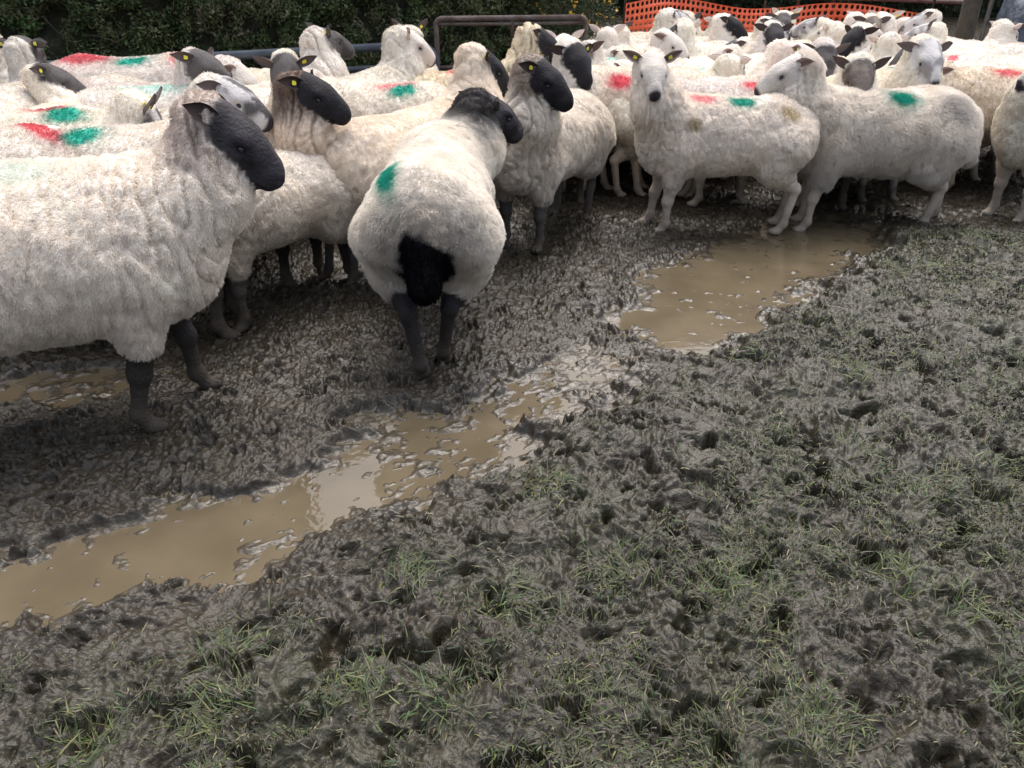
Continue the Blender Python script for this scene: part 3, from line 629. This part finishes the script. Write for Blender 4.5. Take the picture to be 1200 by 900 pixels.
    S(-1.42, 4.98, 68, 'ewe with a wrinkled pale neck and grey cheek raising her head over the gate', s=1.04, face='grey', neck=(.48, 0, .99), head=(-28, -14), lod=1, tags=(-1,), wr=1.2, ears=(30, 0))
    S(-.98, 5.15, 62, 'white headed ewe looking right with her head up by the gate end', s=1.04, face='white', neck=(.46, -.05, .96), head=(-45, -28), lod=1, tags=(1,), tint=(.97, .97, 1), ears=(25, 0))
    S(-.83, 4.85, 172, 'ewe with red and green marks on a curly rump behind the trotting ewe', s=1.04, face='white', neck=(.58, 0, .68), head=(0, -30), lod=1, marks=(('p', -.14, .05, .11, .06, .8), ('g', -.20, .11, .075, .058)), wr=.9)
    S(-.50, 3.98, 52, 'ewe with a black and white head turned right and a green streak on her flank', s=1.02, fat=1.08, face='black', neck=(.56, .0, .93), head=(-28, -34), lod=0, tags=(0,), marks=(('g', -.25, .15, .09, .028, .7),), tint=(1, .96, .92))
    S(-.74, 6.00, 95, 'round cream ewe seen from behind with dark ears under the brown gate', s=1.04, face='brown', neck=(.44, 0, .93), head=(0, -10), lod=1, tags=(0,), ears=(45, 0))
    S(-.42, 5.55, 5, 'black headed ewe in profile with a striped neck and red shoulder mark', s=1.04, face='black', neck=(.54, 0, .99), head=(-4, -32), lod=1, wr=1.5, marks=(('r', .10, -.03, .11, .07, .85),), tint=(1, .95, .85))
    S(.30, 5.42, -80, 'ewe with a black face and level ears peering over the black headed one', s=1.0, face='black', neck=(.42, 0, .97), head=(20, -34), lod=1, tags=(1,), ears=(-5, 0))
    S(.82, 5.45, 175, 'ewe with a bright red flank blot between the black headed and the staring ewe', s=1.04, face='white', neck=(.58, 0, .66), head=(0, -40), lod=1, marks=(('r', .10, .17, .075, .06, .95),), tint=(1, .97, .95))
    # --- behind the two white ewes
    S(1.55, 5.20, 178, 'ewe with a red square and a green square side by side on her back', s=1.0, face='white', neck=(.55, 0, .68), head=(0, -40), lod=1, marks=(('r', .02, .08, .075, .055, .85), ('g', -.20, .08, .055, .05)))
    S(1.28, 5.35, -12, 'white faced ewe in profile looking right above the staring ewe', s=1.0, face='white', neck=(.50, 0, .96), head=(-4, -22), lod=1, tags=(-1,), tint=(1, .97, .95))
    S(1.04, 5.5, 20, 'cream ewe with a tan ear turned away beside the profile ewe', s=.95, face='white', neck=(.48, 0, .86), head=(30, -15), lod=1)
    S(2.12, 5.32, -100, 'brownish faced ewe with dark ears peeping over the green spotted back', s=1.0, face='brown', neck=(.48, 0, .86), head=(0, -38), lod=1, ears=(18, 0))
    S(2.45, 5.50, -86, 'speckled grey faced ewe with drooping ears facing us over the long woolled one', s=1.04, face='mottled', neck=(.46, 0, .93), head=(0, -36), lod=1, ears=(-2, 0))
    S(3.38, 5.50, 178, 'tan fleeced ewe with a dull red patch near the right edge', s=1.02, face='white', neck=(.55, 0, .72), head=(0, -30), lod=1, marks=(('r', .1, .08, .09, .05, .7),), tint=(.93, .88, .80))
    S(2.52, 5.70, 20, 'ewe with a slanting red band beside a green blot in the right crowd', s=1.0, face='white', neck=(.54, 0, .74), head=(0, -40), lod=1, marks=(('p', -.05, .05, .05, .12, .75, .5), ('g', .1, .0, .05, .04)))
    S(2.30, 6.0, -115, 'ewe with a black blaze on a grey crown, head lowered in the right crowd', s=1.0, face='grey', neck=(.50, 0, .90), head=(20, -45), lod=1)
    # --- the far half
    S(.42, 5.75, 95, 'white ewe seen from behind with one pale ear up by the brown gate', s=1.0, face='white', neck=(.42, 0, .96), head=(0, -10), lod=2, ears=(35, 0))
    S(.95, 6.05, -150, 'ewe with a grey brown head turned left near the middle of the flock', s=1.0, face='brown', neck=(.48, 0, .90), head=(10, -25), lod=2, ears=(25, 0))
    S(.75, 6.55, 85, 'ewe with dark ears and a blue stained back facing the hedge', s=1.0, face='white', neck=(.42, 0, .94), head=(0, -10), lod=2, marks=(('c', -.25, 0, .10, .14, .5),), ears=(30, 0))
    S(0.99, 6.95, 100, 'ewe with a tagged upright ear beside the blue stained one', s=1.0, face='grey', neck=(.44, 0, .92), head=(20, -10), lod=2, tags=(0,), ears=(30, 0))
    S(1.07, 7.45, 20, 'white ewe nuzzling a grey one at the left end of the net', s=1.0, face='white', neck=(.50, 0, .95), head=(30, -30), lod=2)
    S(1.03, 8.0, 10, 'grey and white ewe with her head high against the hedge end', s=1.02, face='badger', neck=(.46, 0, 1.0), head=(0, -20), lod=2)
    S(1.22, 8.5, -40, 'farthest small headed ewe next to the left net post', s=1.02, face='badger', neck=(.44, 0, 1.02), head=(20, -20), lod=2)
    S(1.33, 6.55, 178, 'ewe with a small bright red smear on her shoulder and plain back', s=1.0, face='white', neck=(.56, 0, .75), head=(0, -30), lod=2, marks=(('r', .3, .08, .06, .06, .9),))
    S(1.52, 6.2, -20, 'ewe with a grey patched face looking right behind the red smeared one', s=1.0, face='mottled', neck=(.48, 0, .88), head=(-10, -25), lod=2)
    S(1.25, 5.9, 172, 'pale ewe with a blue wash on her back behind the profile ewe', s=.97, face='white', neck=(.55, 0, .74), lod=2, marks=(('c', -.1, .05, .2, .08, .35),))
    S(1.70, 8.0, 80, 'cream ewe seen from behind with her head against the net, dark cheek', s=1.0, face='badger', neck=(.42, 0, 1.0), head=(-35, -20), lod=2, ears=(20, 0))
    S(1.94, 7.2, 160, 'grey headed ewe looking left with a dark ear in the middle far rows', s=1.0, face='grey', neck=(.48, 0, .92), head=(-10, -30), lod=2)
    S(2.07, 7.9, 95, 'woolly headed ewe between two dark cheeked ones below the net', s=1.0, face='white', neck=(.42, 0, .95), head=(0, -10), lod=2, woolen=True)
    S(2.25, 8.3, -70, 'ewe with a black patched cheek turned right under the net', s=1.0, face='badger', neck=(.45, 0, .97), head=(30, -20), lod=2)
    S(2.23, 6.6, 175, 'ewe with a long plain back and a pink smear in the far rows', s=1.0, face='white', neck=(.56, 0, .76), lod=2, marks=(('p', .1, .1, .06, .07, .7),))
    S(2.49, 7.25, 178, 'ewe with a dark green smear on her back in the far rows', s=1.0, face='grey', neck=(.56, 0, .76), lod=2, marks=(('g', .12, .08, .07, .05, .9),))
    S(2.69, 7.95, 90, 'ewe with horn like dark ears seen from behind under the middle of the net', s=1.03, face='white', neck=(.40, 0, 1.0), head=(0, 0), lod=2, ears=(35, 0), tags=(0,))
    S(2.86, 6.9, 100, 'dome headed ewe facing away right of the green smear', s=1.0, face='white', neck=(.42, 0, .95), head=(15, -10), lod=2, ears=(10, 0), woolen=True)
    S(3.20, 7.55, 150, 'white ewe with a speckled brow and lifted ears below the net', s=1.0, face='mottled', neck=(.44, 0, .96), head=(0, -10), lod=2, ears=(25, 0))
    S(3.44, 7.35, 92, 'big eared white ewe facing away in front of the bright net', s=1.05, face='white', neck=(.42, 0, .97), head=(-10, 5), lod=2, ears=(32, 0), tags=(-1,))
    S(3.75, 7.7, 80, 'ewe with a black cheek beside the big eared one', s=1.0, face='badger', neck=(.44, 0, .95), head=(-50, -10), lod=2, ears=(25, 0))
    S(3.40, 6.65, 178, 'ewe with a slim green line beside a red streak on her rump', s=1.0, face='white', neck=(.56, 0, .76), lod=2, marks=(('r', -.1, .06, .04, .09, .8, .5), ('g', .0, .04, .03, .10, .9, .5)))
    S(2.96, 6.1, 95, 'plain white ewe from behind between the speckled and the banded one', s=1.0, face='white', neck=(.42, 0, .88), lod=2)
    S(3.44, 6.05, 185, 'white ewe with one dark ear above the speckled face', s=1.0, face='grey', neck=(.50, 0, .90), head=(0, -30), lod=2)
    S(4.23, 7.6, 140, 'ewe with dark cheek leaning toward the wooden post', s=1.03, face='badger', neck=(.46, 0, 1.0), head=(25, -25), lod=2, ears=(15, 0))
    S(4.0, 7.32, 30, 'ewe with a bowed white neck beside the steel gate', s=1.0, face='white', neck=(.48, 0, .93), head=(-10, -35), lod=2)
    S(4.07, 6.65, 10, 'plump plain ewe in front of the wooden post', s=1.0, face='white', neck=(.55, 0, .74), lod=2)
    S(3.75, 5.9, 15, 'plain ewe lying close behind the tan fleeced one', s=1.0, face='white', neck=(.52, 0, .84), lod=2)
    S(3.98, 6.15, 25, 'white ewe with her head held high at the right edge by the steel gate', s=1.05, face='white', neck=(.50, 0, 1.0), head=(-20, -15), lod=2, ears=(25, 0))
    # --- the last rows, heads up between the backs
    S(1.42, 7.95, 60, 'small cream head between the hedge end and the net, ears spread', s=1.0, face='white', neck=(.44, 0, 1.0), head=(-50, -20), lod=2, ears=(15, 0))
    S(1.78, 8.25, -60, 'black faced ewe close against the left third of the net', s=1.0, face='black', neck=(.44, 0, 1.0), head=(30, -25), lod=2)
    S(2.15, 8.45, 170, 'mottled head looking left with her chin on a neighbour below the net', s=1.0, face='mottled', neck=(.46, 0, .98), head=(0, -15), lod=2, tint=(.94, .92, .9))
    S(2.62, 8.55, -95, 'dark grey face staring back at us from under the middle of the net', s=1.0, face='grey', neck=(.44, 0, 1.0), head=(0, -25), lod=2)
    S(3.02, 8.35, 20, 'white head in profile right at the foot of the net', s=1.0, face='white', neck=(.46, 0, .98), head=(0, -25), lod=2, ears=(20, 0))
    S(3.42, 8.1, -110, 'black eared cream ewe facing us near the right end of the net', s=1.0, face='brown', neck=(.44, 0, 1.0), head=(10, -25), lod=2, tint=(1, .95, .88))
    S(3.80, 7.75, 165, 'grey and white face looking left below the wooden post', s=1.02, face='badger', neck=(.46, 0, .98), head=(0, -20), lod=2, ears=(15, 0))
    S(1.98, 7.35, -70, 'charcoal face in the gap between two white backs, mid flock', s=1.0, face='charcoal', neck=(.44, 0, .97), head=(-20, -30), lod=2)
    S(2.55, 7.15, 10, 'slim white head looking right over a back in the far middle', s=1.0, face='white', neck=(.48, 0, .95), head=(0, -20), lod=2, ears=(20, 0))
    S(3.22, 7.05, -150, 'black faced ewe looking left among white backs on the far right', s=1.0, face='black', neck=(.46, 0, .96), head=(0, -28), lod=2)
    S(3.78, 6.75, 120, 'speckled head with pricked ears at the right in front of the post', s=1.0, face='mottled', neck=(.46, 0, .97), head=(30, -15), lod=2, ears=(30, 0))
    S(.98, 6.85, -60, 'small white face looking our way just right of the gorse bush', s=.98, face='white', neck=(.44, 0, .97), head=(20, -25), lod=2)
    S(-2.28, 4.78, -20, 'dark faced ewe looking right among the turquoise washed backs on the left', s=1.04, face='grey', neck=(.54, 0, .92), head=(0, -25), lod=1, tags=(-1,), nw_=.85)
    for i, (a, k) in enumerate(L):
        if only is None or i in only: make_sheep(*a, **k)
flock(globals().get('ONLY'))
print('SHEEP', round(time.time() - T0, 1))
#@@BACK
# ------------------------------------------------------------------ hedge behind the pen
def hedge(name, line, h0, h1, depth, nleaf, palette, label, seed, stuff_twigs=600, lsz=.018, front=1):
    r = np.random.default_rng(seed); P = np.array(line, float); seg = np.linalg.norm(np.diff(P, axis=0), axis=1); cum = np.concatenate([[0], np.cumsum(seg)]); Lt = cum[-1]
    root = empty(name, (P[0][0], P[0][1], 0)); tag(root, label, 'hedge'); off = np.array([P[0][0], P[0][1], 0])
    def pos(s_): return np.stack([np.interp(s_, cum, P[:, 0]), np.interp(s_, cum, P[:, 1])], 1)
    def nrm(s_): d = pos(np.minimum(s_ + .05, Lt)) - pos(np.maximum(s_ - .05, 0)); d /= np.linalg.norm(d, axis=1)[:, None]; return np.stack([d[:, 1], -d[:, 0]], 1) * front
    # heart of the hedge
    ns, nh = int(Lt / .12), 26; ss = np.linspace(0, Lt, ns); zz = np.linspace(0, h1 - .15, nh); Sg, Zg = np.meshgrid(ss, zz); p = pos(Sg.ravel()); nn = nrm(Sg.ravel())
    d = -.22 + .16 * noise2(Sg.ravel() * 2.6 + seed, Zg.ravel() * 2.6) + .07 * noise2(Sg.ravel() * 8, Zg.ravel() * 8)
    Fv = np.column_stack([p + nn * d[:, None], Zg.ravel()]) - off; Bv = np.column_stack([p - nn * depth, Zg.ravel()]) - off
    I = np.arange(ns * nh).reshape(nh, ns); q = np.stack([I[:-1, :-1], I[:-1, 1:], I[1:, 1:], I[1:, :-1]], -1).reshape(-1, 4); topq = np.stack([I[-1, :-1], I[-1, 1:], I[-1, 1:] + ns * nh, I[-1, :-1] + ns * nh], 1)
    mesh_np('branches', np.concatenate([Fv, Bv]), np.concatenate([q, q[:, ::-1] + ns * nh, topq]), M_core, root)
    # leaves
    s_ = r.random(nleaf) * Lt; z = h0 + (h1 - h0) * r.random(nleaf) ** 1.0; k = noise2(s_ * 2.6 + seed, z * 2.6); k2 = noise2(s_ * 8, z * 8)
    clump = noise2(s_ * 5 + 30, z * 5); keep = r.random(nleaf) < sst(-.6, .25, clump + k2 * .5); s_, z, k, k2, clump = [a[keep] for a in (s_, z, k, k2, clump)]; m = len(s_)
    dep = -.14 + .17 * k + .09 * k2 + .06 * clump + r.normal(0, .035, m); p = pos(s_) + nrm(s_) * dep[:, None]
    c0 = np.column_stack([p, z]) - off
    A = r.normal(size=(m, 3)); A /= np.linalg.norm(A, axis=1)[:, None]; B = np.cross(A, r.normal(size=(m, 3))); B /= np.linalg.norm(B, axis=1)[:, None]
    sz = (lsz * (.6 + .9 * r.random(m)))[:, None]
    V = np.stack([c0 - A * sz, c0 + B * sz * .42, c0 + A * sz, c0 - B * sz * .42], 1).reshape(-1, 3)
    pal = np.array(palette); big = sst(-.4, .5, noise2(s_ * .9 + 7, z * 1.3)); ci = np.clip(((big * .75 + .25 * r.random(m)) * len(pal)).astype(int), 0, len(pal) - 1)
    c = pal[ci] * (.55 + .9 * r.random(m))[:, None]
    mesh_np('foliage', V, np.arange(m * 4).reshape(m, 4), M_leaf, root, smooth=False, colr=np.repeat(c, 4, 0))
    paths = []
    for i in range(stuff_twigs):
        a = r.random() * Lt; z0 = h0 + r.random() * (min(h1, 1.6) - h0); b = pos(np.array([a]))[0] + nrm(np.array([a]))[0] * (-.12 + .14 * r.random()); v = r.normal(size=3) * np.array([.8, .25, 1]); v /= np.linalg.norm(v); l_ = .08 + .22 * r.random()
        q0 = np.array([b[0], b[1], z0]) - off; paths.append(([q0, q0 + v * l_ * .5 + r.normal(0, .015, 3), q0 + v * l_ + r.normal(0, .03, 3)], [.0035, .0025, .001]))
    tubes('twigs', paths, M_twig, root, 4)['kind'] = 'stuff'
    return root
HL = [(.095, .13, .05), (.13, .145, .065), (.08, .125, .045), (.145, .14, .075), (.10, .17, .055)]
hedge('hedge', [(-9, 6.2), (-3.5, 6.75), (-1.4, 7.3), (.2, 7.9), (.8, 9.0), (1.0, 11.5)], .25, 3.1, 1.0, 420000, HL, 'dense dark green and brown clipped hedge behind the pen', 5, 450)
hedge('hedge', [(1.0, 25), (10, 24), (26, 22.0)], .1, 5.0, 1.2, 90000, [(.03, .045, .018), (.05, .06, .028)], 'distant dark hedge beyond the orange net', 8, 200, .07)
# gorse bush with yellow flowers where the hedge ends
def gorse():
    cx, cy = .60, 7.9; root = empty('gorse_bush', (cx, cy, 0)); tag(root, 'spiky bush with a few yellow flowers at the end of the hedge', 'bush')
    r = np.random.default_rng(4); m = 9000; d = r.normal(size=(m, 3)); d /= np.linalg.norm(d, axis=1)[:, None]; rad = r.random(m) ** .4
    c0 = d * rad[:, None] * np.array([.42, .38, .75]) + np.array([0, 0, .8]); A = d * .6 + r.normal(0, .5, (m, 3)); A /= np.linalg.norm(A, axis=1)[:, None]; B = np.cross(A, r.normal(size=(m, 3))); B /= np.linalg.norm(B, axis=1)[:, None]
    V = np.stack([c0 - A * .02, c0 + B * .004, c0 + A * .035, c0 - B * .004], 1).reshape(-1, 3)
    mesh_np('foliage', V, np.arange(m * 4).reshape(m, 4), M_leaf, root, smooth=False, colr=np.repeat(np.array([[.035, .055, .02]]) * (.5 + r.random((m, 1))), 4, 0))
    k = r.choice(np.nonzero((rad > .8) & (c0[:, 2] > .8))[0], 80)
    for j in k:                                   # each flower a small cluster of cupped petals
        fv = []; fq = []
        for t in range(5):
            a = r.normal(size=3) * .010; b = r.normal(size=3) * .010; o = a * .1; fv += [o, o + a, o + a + b, o + b]; fq.append([4 * t, 4 * t + 1, 4 * t + 2, 4 * t + 3])
        mesh_np('flower', np.array(fv) + c0[j] * 1.02, np.array(fq), M_flower, root, smooth=False)
    tubes('stems', [([(0, 0, 0), (r.normal(0, .08), r.normal(0, .08), .5), (r.normal(0, .3), r.normal(0, .2), 1.3)], [.02, .012, .004]) for i in range(9)], M_twig, root, 6)['kind'] = 'stuff'
gorse()
# ------------------------------------------------------------------ gates
def arc_frame(x0, x1, z0, z1, rc, n=7):
    """rounded rectangle path in the gate's own x-z plane"""
    pts = []
    for cx, cz, a0 in ((x1 - rc, z1 - rc, 90), (x1 - rc, z0 + rc, 0), (x0 + rc, z0 + rc, -90), (x0 + rc, z1 - rc, 180)):
        for i in range(n): a = R(a0 - 90 * i / (n - 1)); pts.append((cx + rc * math.cos(a), 0, cz + rc * math.sin(a)))
    pts.append(pts[0]); return pts
def tube_gate(name, p0, p1, h, r, rc, rails, stays, m, label, cat='gate', grp=None):
    d = Vector((p1[0] - p0[0], p1[1] - p0[1])); L = d.length
    root = empty(name, (p0[0], p0[1], 0), math.atan2(d.y, d.x)); tag(root, label, cat, grp)
    tubes('gate_frame', [(arc_frame(0, L, .12, h, rc), r)], m, root, 12)
    for z in rails: tubes('rail', [([(r, 0, z), (L * .5, 0, z - .004), (L - r, 0, z)], r * .7)], m, root, 8)
    for t in stays: tubes('upright', [([(L * t, 0, .13), (L * t, 0, h - .01)], r * .8)], m, root, 8)
    return root
tube_gate('metal_gate', (-3.9, 4.75), (-.62, 6.75), .845, .031, .16, (.30, .50, .70), (.33, .67), M_metal, 'blue grey galvanised tube gate behind the left sheep with a rounded corner')
tube_gate('metal_gate', (-.62, 6.9), (.62, 7.1), 1.02, .021, .05, (.35, .65, .98), (.5,), M_rust, 'narrow brown weathered tube hurdle in front of the hedge')
tube_gate('metal_gate', (4.42, 7.9), (5.3, 5.9), 1.15, .02, .05, (.3, .5, .72, .93), (.22, .6), M_dmetal, 'dark barred steel gate at the far right corner')
def post(x, y, h, r_, label):
    root = empty('fence_post', (x, y, 0)); tag(root, label, 'post')
    th = np.linspace(0, 2 * np.pi, 18, endpoint=False); vs_ = []; zz = np.linspace(-.1, h, 14)
    for z in zz:
        rr = r_ * (1 + .06 * np.sin(th * 3 + z * 2) + .03 * np.sin(th * 7 + z * 5)) * (1 - .05 * z); vs_ += [(rr[i] * math.cos(t) + .02 * math.sin(z * 2), rr[i] * math.sin(t), z) for i, t in enumerate(th)]
    vs_.append((0, 0, h + .01)); f = [(j * 18 + i, j * 18 + (i + 1) % 18, (j + 1) * 18 + (i + 1) % 18, (j + 1) * 18 + i) for j in range(13) for i in range(18)]; f += [(13 * 18 + i, 13 * 18 + (i + 1) % 18, 14 * 18) for i in range(18)]
    me = bpy.data.meshes.new('trunk'); me.from_pydata(vs_, [], f); me.materials.append(M_wood); o = bpy.data.objects.new('post_trunk', me); col.objects.link(o); o.parent = root
post(4.36, 8.15, 1.6, .085, 'thick old wooden post beside the far right gate')
post(4.66, 8.75, 1.5, .07, 'thinner wooden post just right of the thick one')
t_ = empty('fence_rail', (3.5, 9.4, 0)); tag(t_, 'grey horizontal rail running behind the net to the thick post', 'rail')
tubes('rail', [([(-.4, .2, 1.07), (.5, 0, 1.06), (1.2, -.5, 1.05)], .022)], M_rust, t_, 8)
tubes('upright', [([(-.3, .18, 0), (-.3, .18, 1.1)], .02)], M_rust, t_, 8)
# covered silage bale / sheet behind the steel gate
M_sheet = mat('blue grey plastic sheet', (.12, .15, .20), .35, noise_col=((.06, .075, .10), 3, .2), bump=(6, .06, 5))
th = np.linspace(0, 2 * np.pi, 40, endpoint=False); bv = []
for i, (yy, rr) in enumerate(((-.62, 0.0), (-.62, .5), (-.56, .62), (-.3, .66), (0, .655), (.3, .66), (.56, .62), (.62, .5), (.62, 0.0))):
    for t in th: k_ = rr * (1 + .025 * math.sin(t * 9 + yy * 7) + .015 * math.sin(t * 17)); bv.append((k_ * math.cos(t), yy, max(0.0, .64 + k_ * math.sin(t))))
bq = [[j * 40 + i, j * 40 + (i + 1) % 40, (j + 1) * 40 + (i + 1) % 40, (j + 1) * 40 + i] for j in range(8) for i in range(40)]
bo = mesh_np('wrapped_bale', bv, bq, M_sheet); bo.location = (6.1, 9.3, 0); bo.rotation_euler = (0, 0, R(70)); tag(bo, 'blue grey plastic wrapped round bale behind the steel gate', 'bale')
# pasture strip beyond the pen
def far_grass():
    r = np.random.default_rng(9); n_ = 30000; x = 1 + 9 * r.random(n_); y = 9.9 + 4 * r.random(n_); ang = r.random(n_) * 6.28; L = .05 + .08 * r.random(n_); w = .006
    D = np.stack([np.cos(ang), np.sin(ang)], 1) * w; lean = r.normal(0, .03, (n_, 2)); b = np.stack([x, y], 1)
    V = np.stack([np.column_stack([b - D, np.zeros(n_)]), np.column_stack([b + D, np.zeros(n_)]), np.column_stack([b + lean, L])], 1).reshape(-1, 3)
    c = np.array([(.10, .12, .05)]) * (.6 + .8 * r.random((n_, 1)))
    o = mesh_np('grass', V, np.arange(n_ * 3).reshape(n_, 3), M_grass, smooth=False, colr=np.repeat(c, 3, 0)); tag(o, 'rough pale green pasture grass behind the orange net', 'grass', kind='stuff')
far_grass()
# unseen tall shed on the left, turned and sized to darken the near pool's reflection
M_clad = mat('weathered shed cladding', (.07, .065, .055), .7, noise_col=((.05, .047, .042), 3, .2)); M_roof = mat('shed roof sheets', (.16, .16, .165), .6)
def shed():
    root = empty('shed', (-3.15, 9.1, 0), R(19)); tag(root, 'unseen tall farm shed behind the hedge on the left, placed to darken the pool reflection', 'shed'); W, D_, Hh = 5.5, 7.0, 8.5
    n = 55; xs_ = np.linspace(-W, 0, n * 4 + 1); dep = np.tile([0, .04, .04, 0], n + 1)[:len(xs_)]
    V = []
    for z in (0, Hh): V += [(x, -d, z) for x, d in zip(xs_, dep)]
    V += [(0, D_, 0), (0, D_, Hh), (-W, D_, 0), (-W, D_, Hh)]; m = len(xs_)
    Q = [[i, i + 1, m + i + 1, m + i] for i in range(m - 1)] + [[m - 1, 2 * m, 2 * m + 1, 2 * m - 1], [2 * m, 2 * m + 2, 2 * m + 3, 2 * m + 1], [2 * m + 2, 0, m, 2 * m + 3]]
    mesh_np('wall', V, Q, M_clad, root, smooth=False)
    rv = [(-W - .3, -.35, Hh + .01), (.3, -.35, Hh + .01), (.3, D_ / 2, Hh + 1.3), (-W - .3, D_ / 2, Hh + 1.3), (.3, D_ + .35, Hh + .01), (-W - .3, D_ + .35, Hh + .01)]; rv += [(a, b, c + .06) for a, b, c in rv]
    mesh_np('roof', rv, [[0, 3, 2, 1], [3, 5, 4, 2], [6, 7, 8, 9], [9, 8, 10, 11], [0, 1, 7, 6], [5, 11, 10, 4], [1, 2, 8, 7], [2, 4, 10, 8], [0, 6, 9, 3], [3, 9, 11, 5]], M_roof, root, smooth=False)
shed()
# ------------------------------------------------------------------ orange barrier net with oval holes
def net():
    line = np.array([(1.20, 9.0), (1.9, 9.35), (2.8, 9.4), (3.5, 9.25), (4.32, 8.7)]); seg = np.linalg.norm(np.diff(line, axis=0), axis=1); cum = np.concatenate([[0], np.cumsum(seg)]); Lt = cum[-1]
    root = empty('barrier_net', (1.2, 9.0, 0)); tag(root, 'orange plastic barrier net with oval holes closing the far side of the pen', 'net')
    H0, H1 = .08, 1.06; cw, ch = .056, .062; nc = int(Lt / cw); nr = int((H1 - H0) / ch); V = []; Q = []; r = np.random.default_rng(2)
    def P(s_, z, th_):
        sag = .05 * math.sin(s_ * 3.1) * (z / H1) + .03 * math.sin(s_ * 1.3 + 1) ; x = np.interp(s_, cum, line[:, 0]); y = np.interp(s_, cum, line[:, 1]); bul = .05 * math.sin(s_ * 5 + z * 4) + .03 * math.sin(s_ * 11 + z * 2)
        return (x - 1.2, y - 9.0 + bul + th_, z * (1 + sag))
    k = 12; angs = np.linspace(0, 2 * np.pi, k, endpoint=False) + np.pi / 12
    for i in range(nc):
        for j in range(nr):
            band = (j % 4 == 3); s0 = (i + .5) * cw; z0 = H0 + (j + .5) * ch; ox = .31 * cw; oz = (.12 if band else .33) * ch
            b0 = len(V)
            for th_ in (0, .004):
                for a in angs:
                    c, s_ = math.cos(a), math.sin(a); m = max(abs(c), abs(s_)); V.append(P(s0 + c / m * cw / 2, z0 + s_ / m * ch / 2, th_)); V.append(P(s0 + c * ox, z0 + s_ * oz, th_))
            for t in range(k):
                a = b0 + 2 * t; b = b0 + 2 * ((t + 1) % k); Q.append((a, b, b + 1, a + 1)); o = 2 * k; Q.append((a + o + 1, b + o + 1, b + o, a + o)); Q.append((a + 1, b + 1, b + 1 + o, a + 1 + o))
    mesh_np('mesh_sheet', V, Q, M_net, root)
    for x, y in line: tubes('stake', [([(x - 1.2, y - 9.0 + .07, 0), (x - 1.2, y - 9.0 + .07, 1.1)], .014)], M_dmetal, root, 8)
net()
print('DONE', round(time.time() - T0, 1))
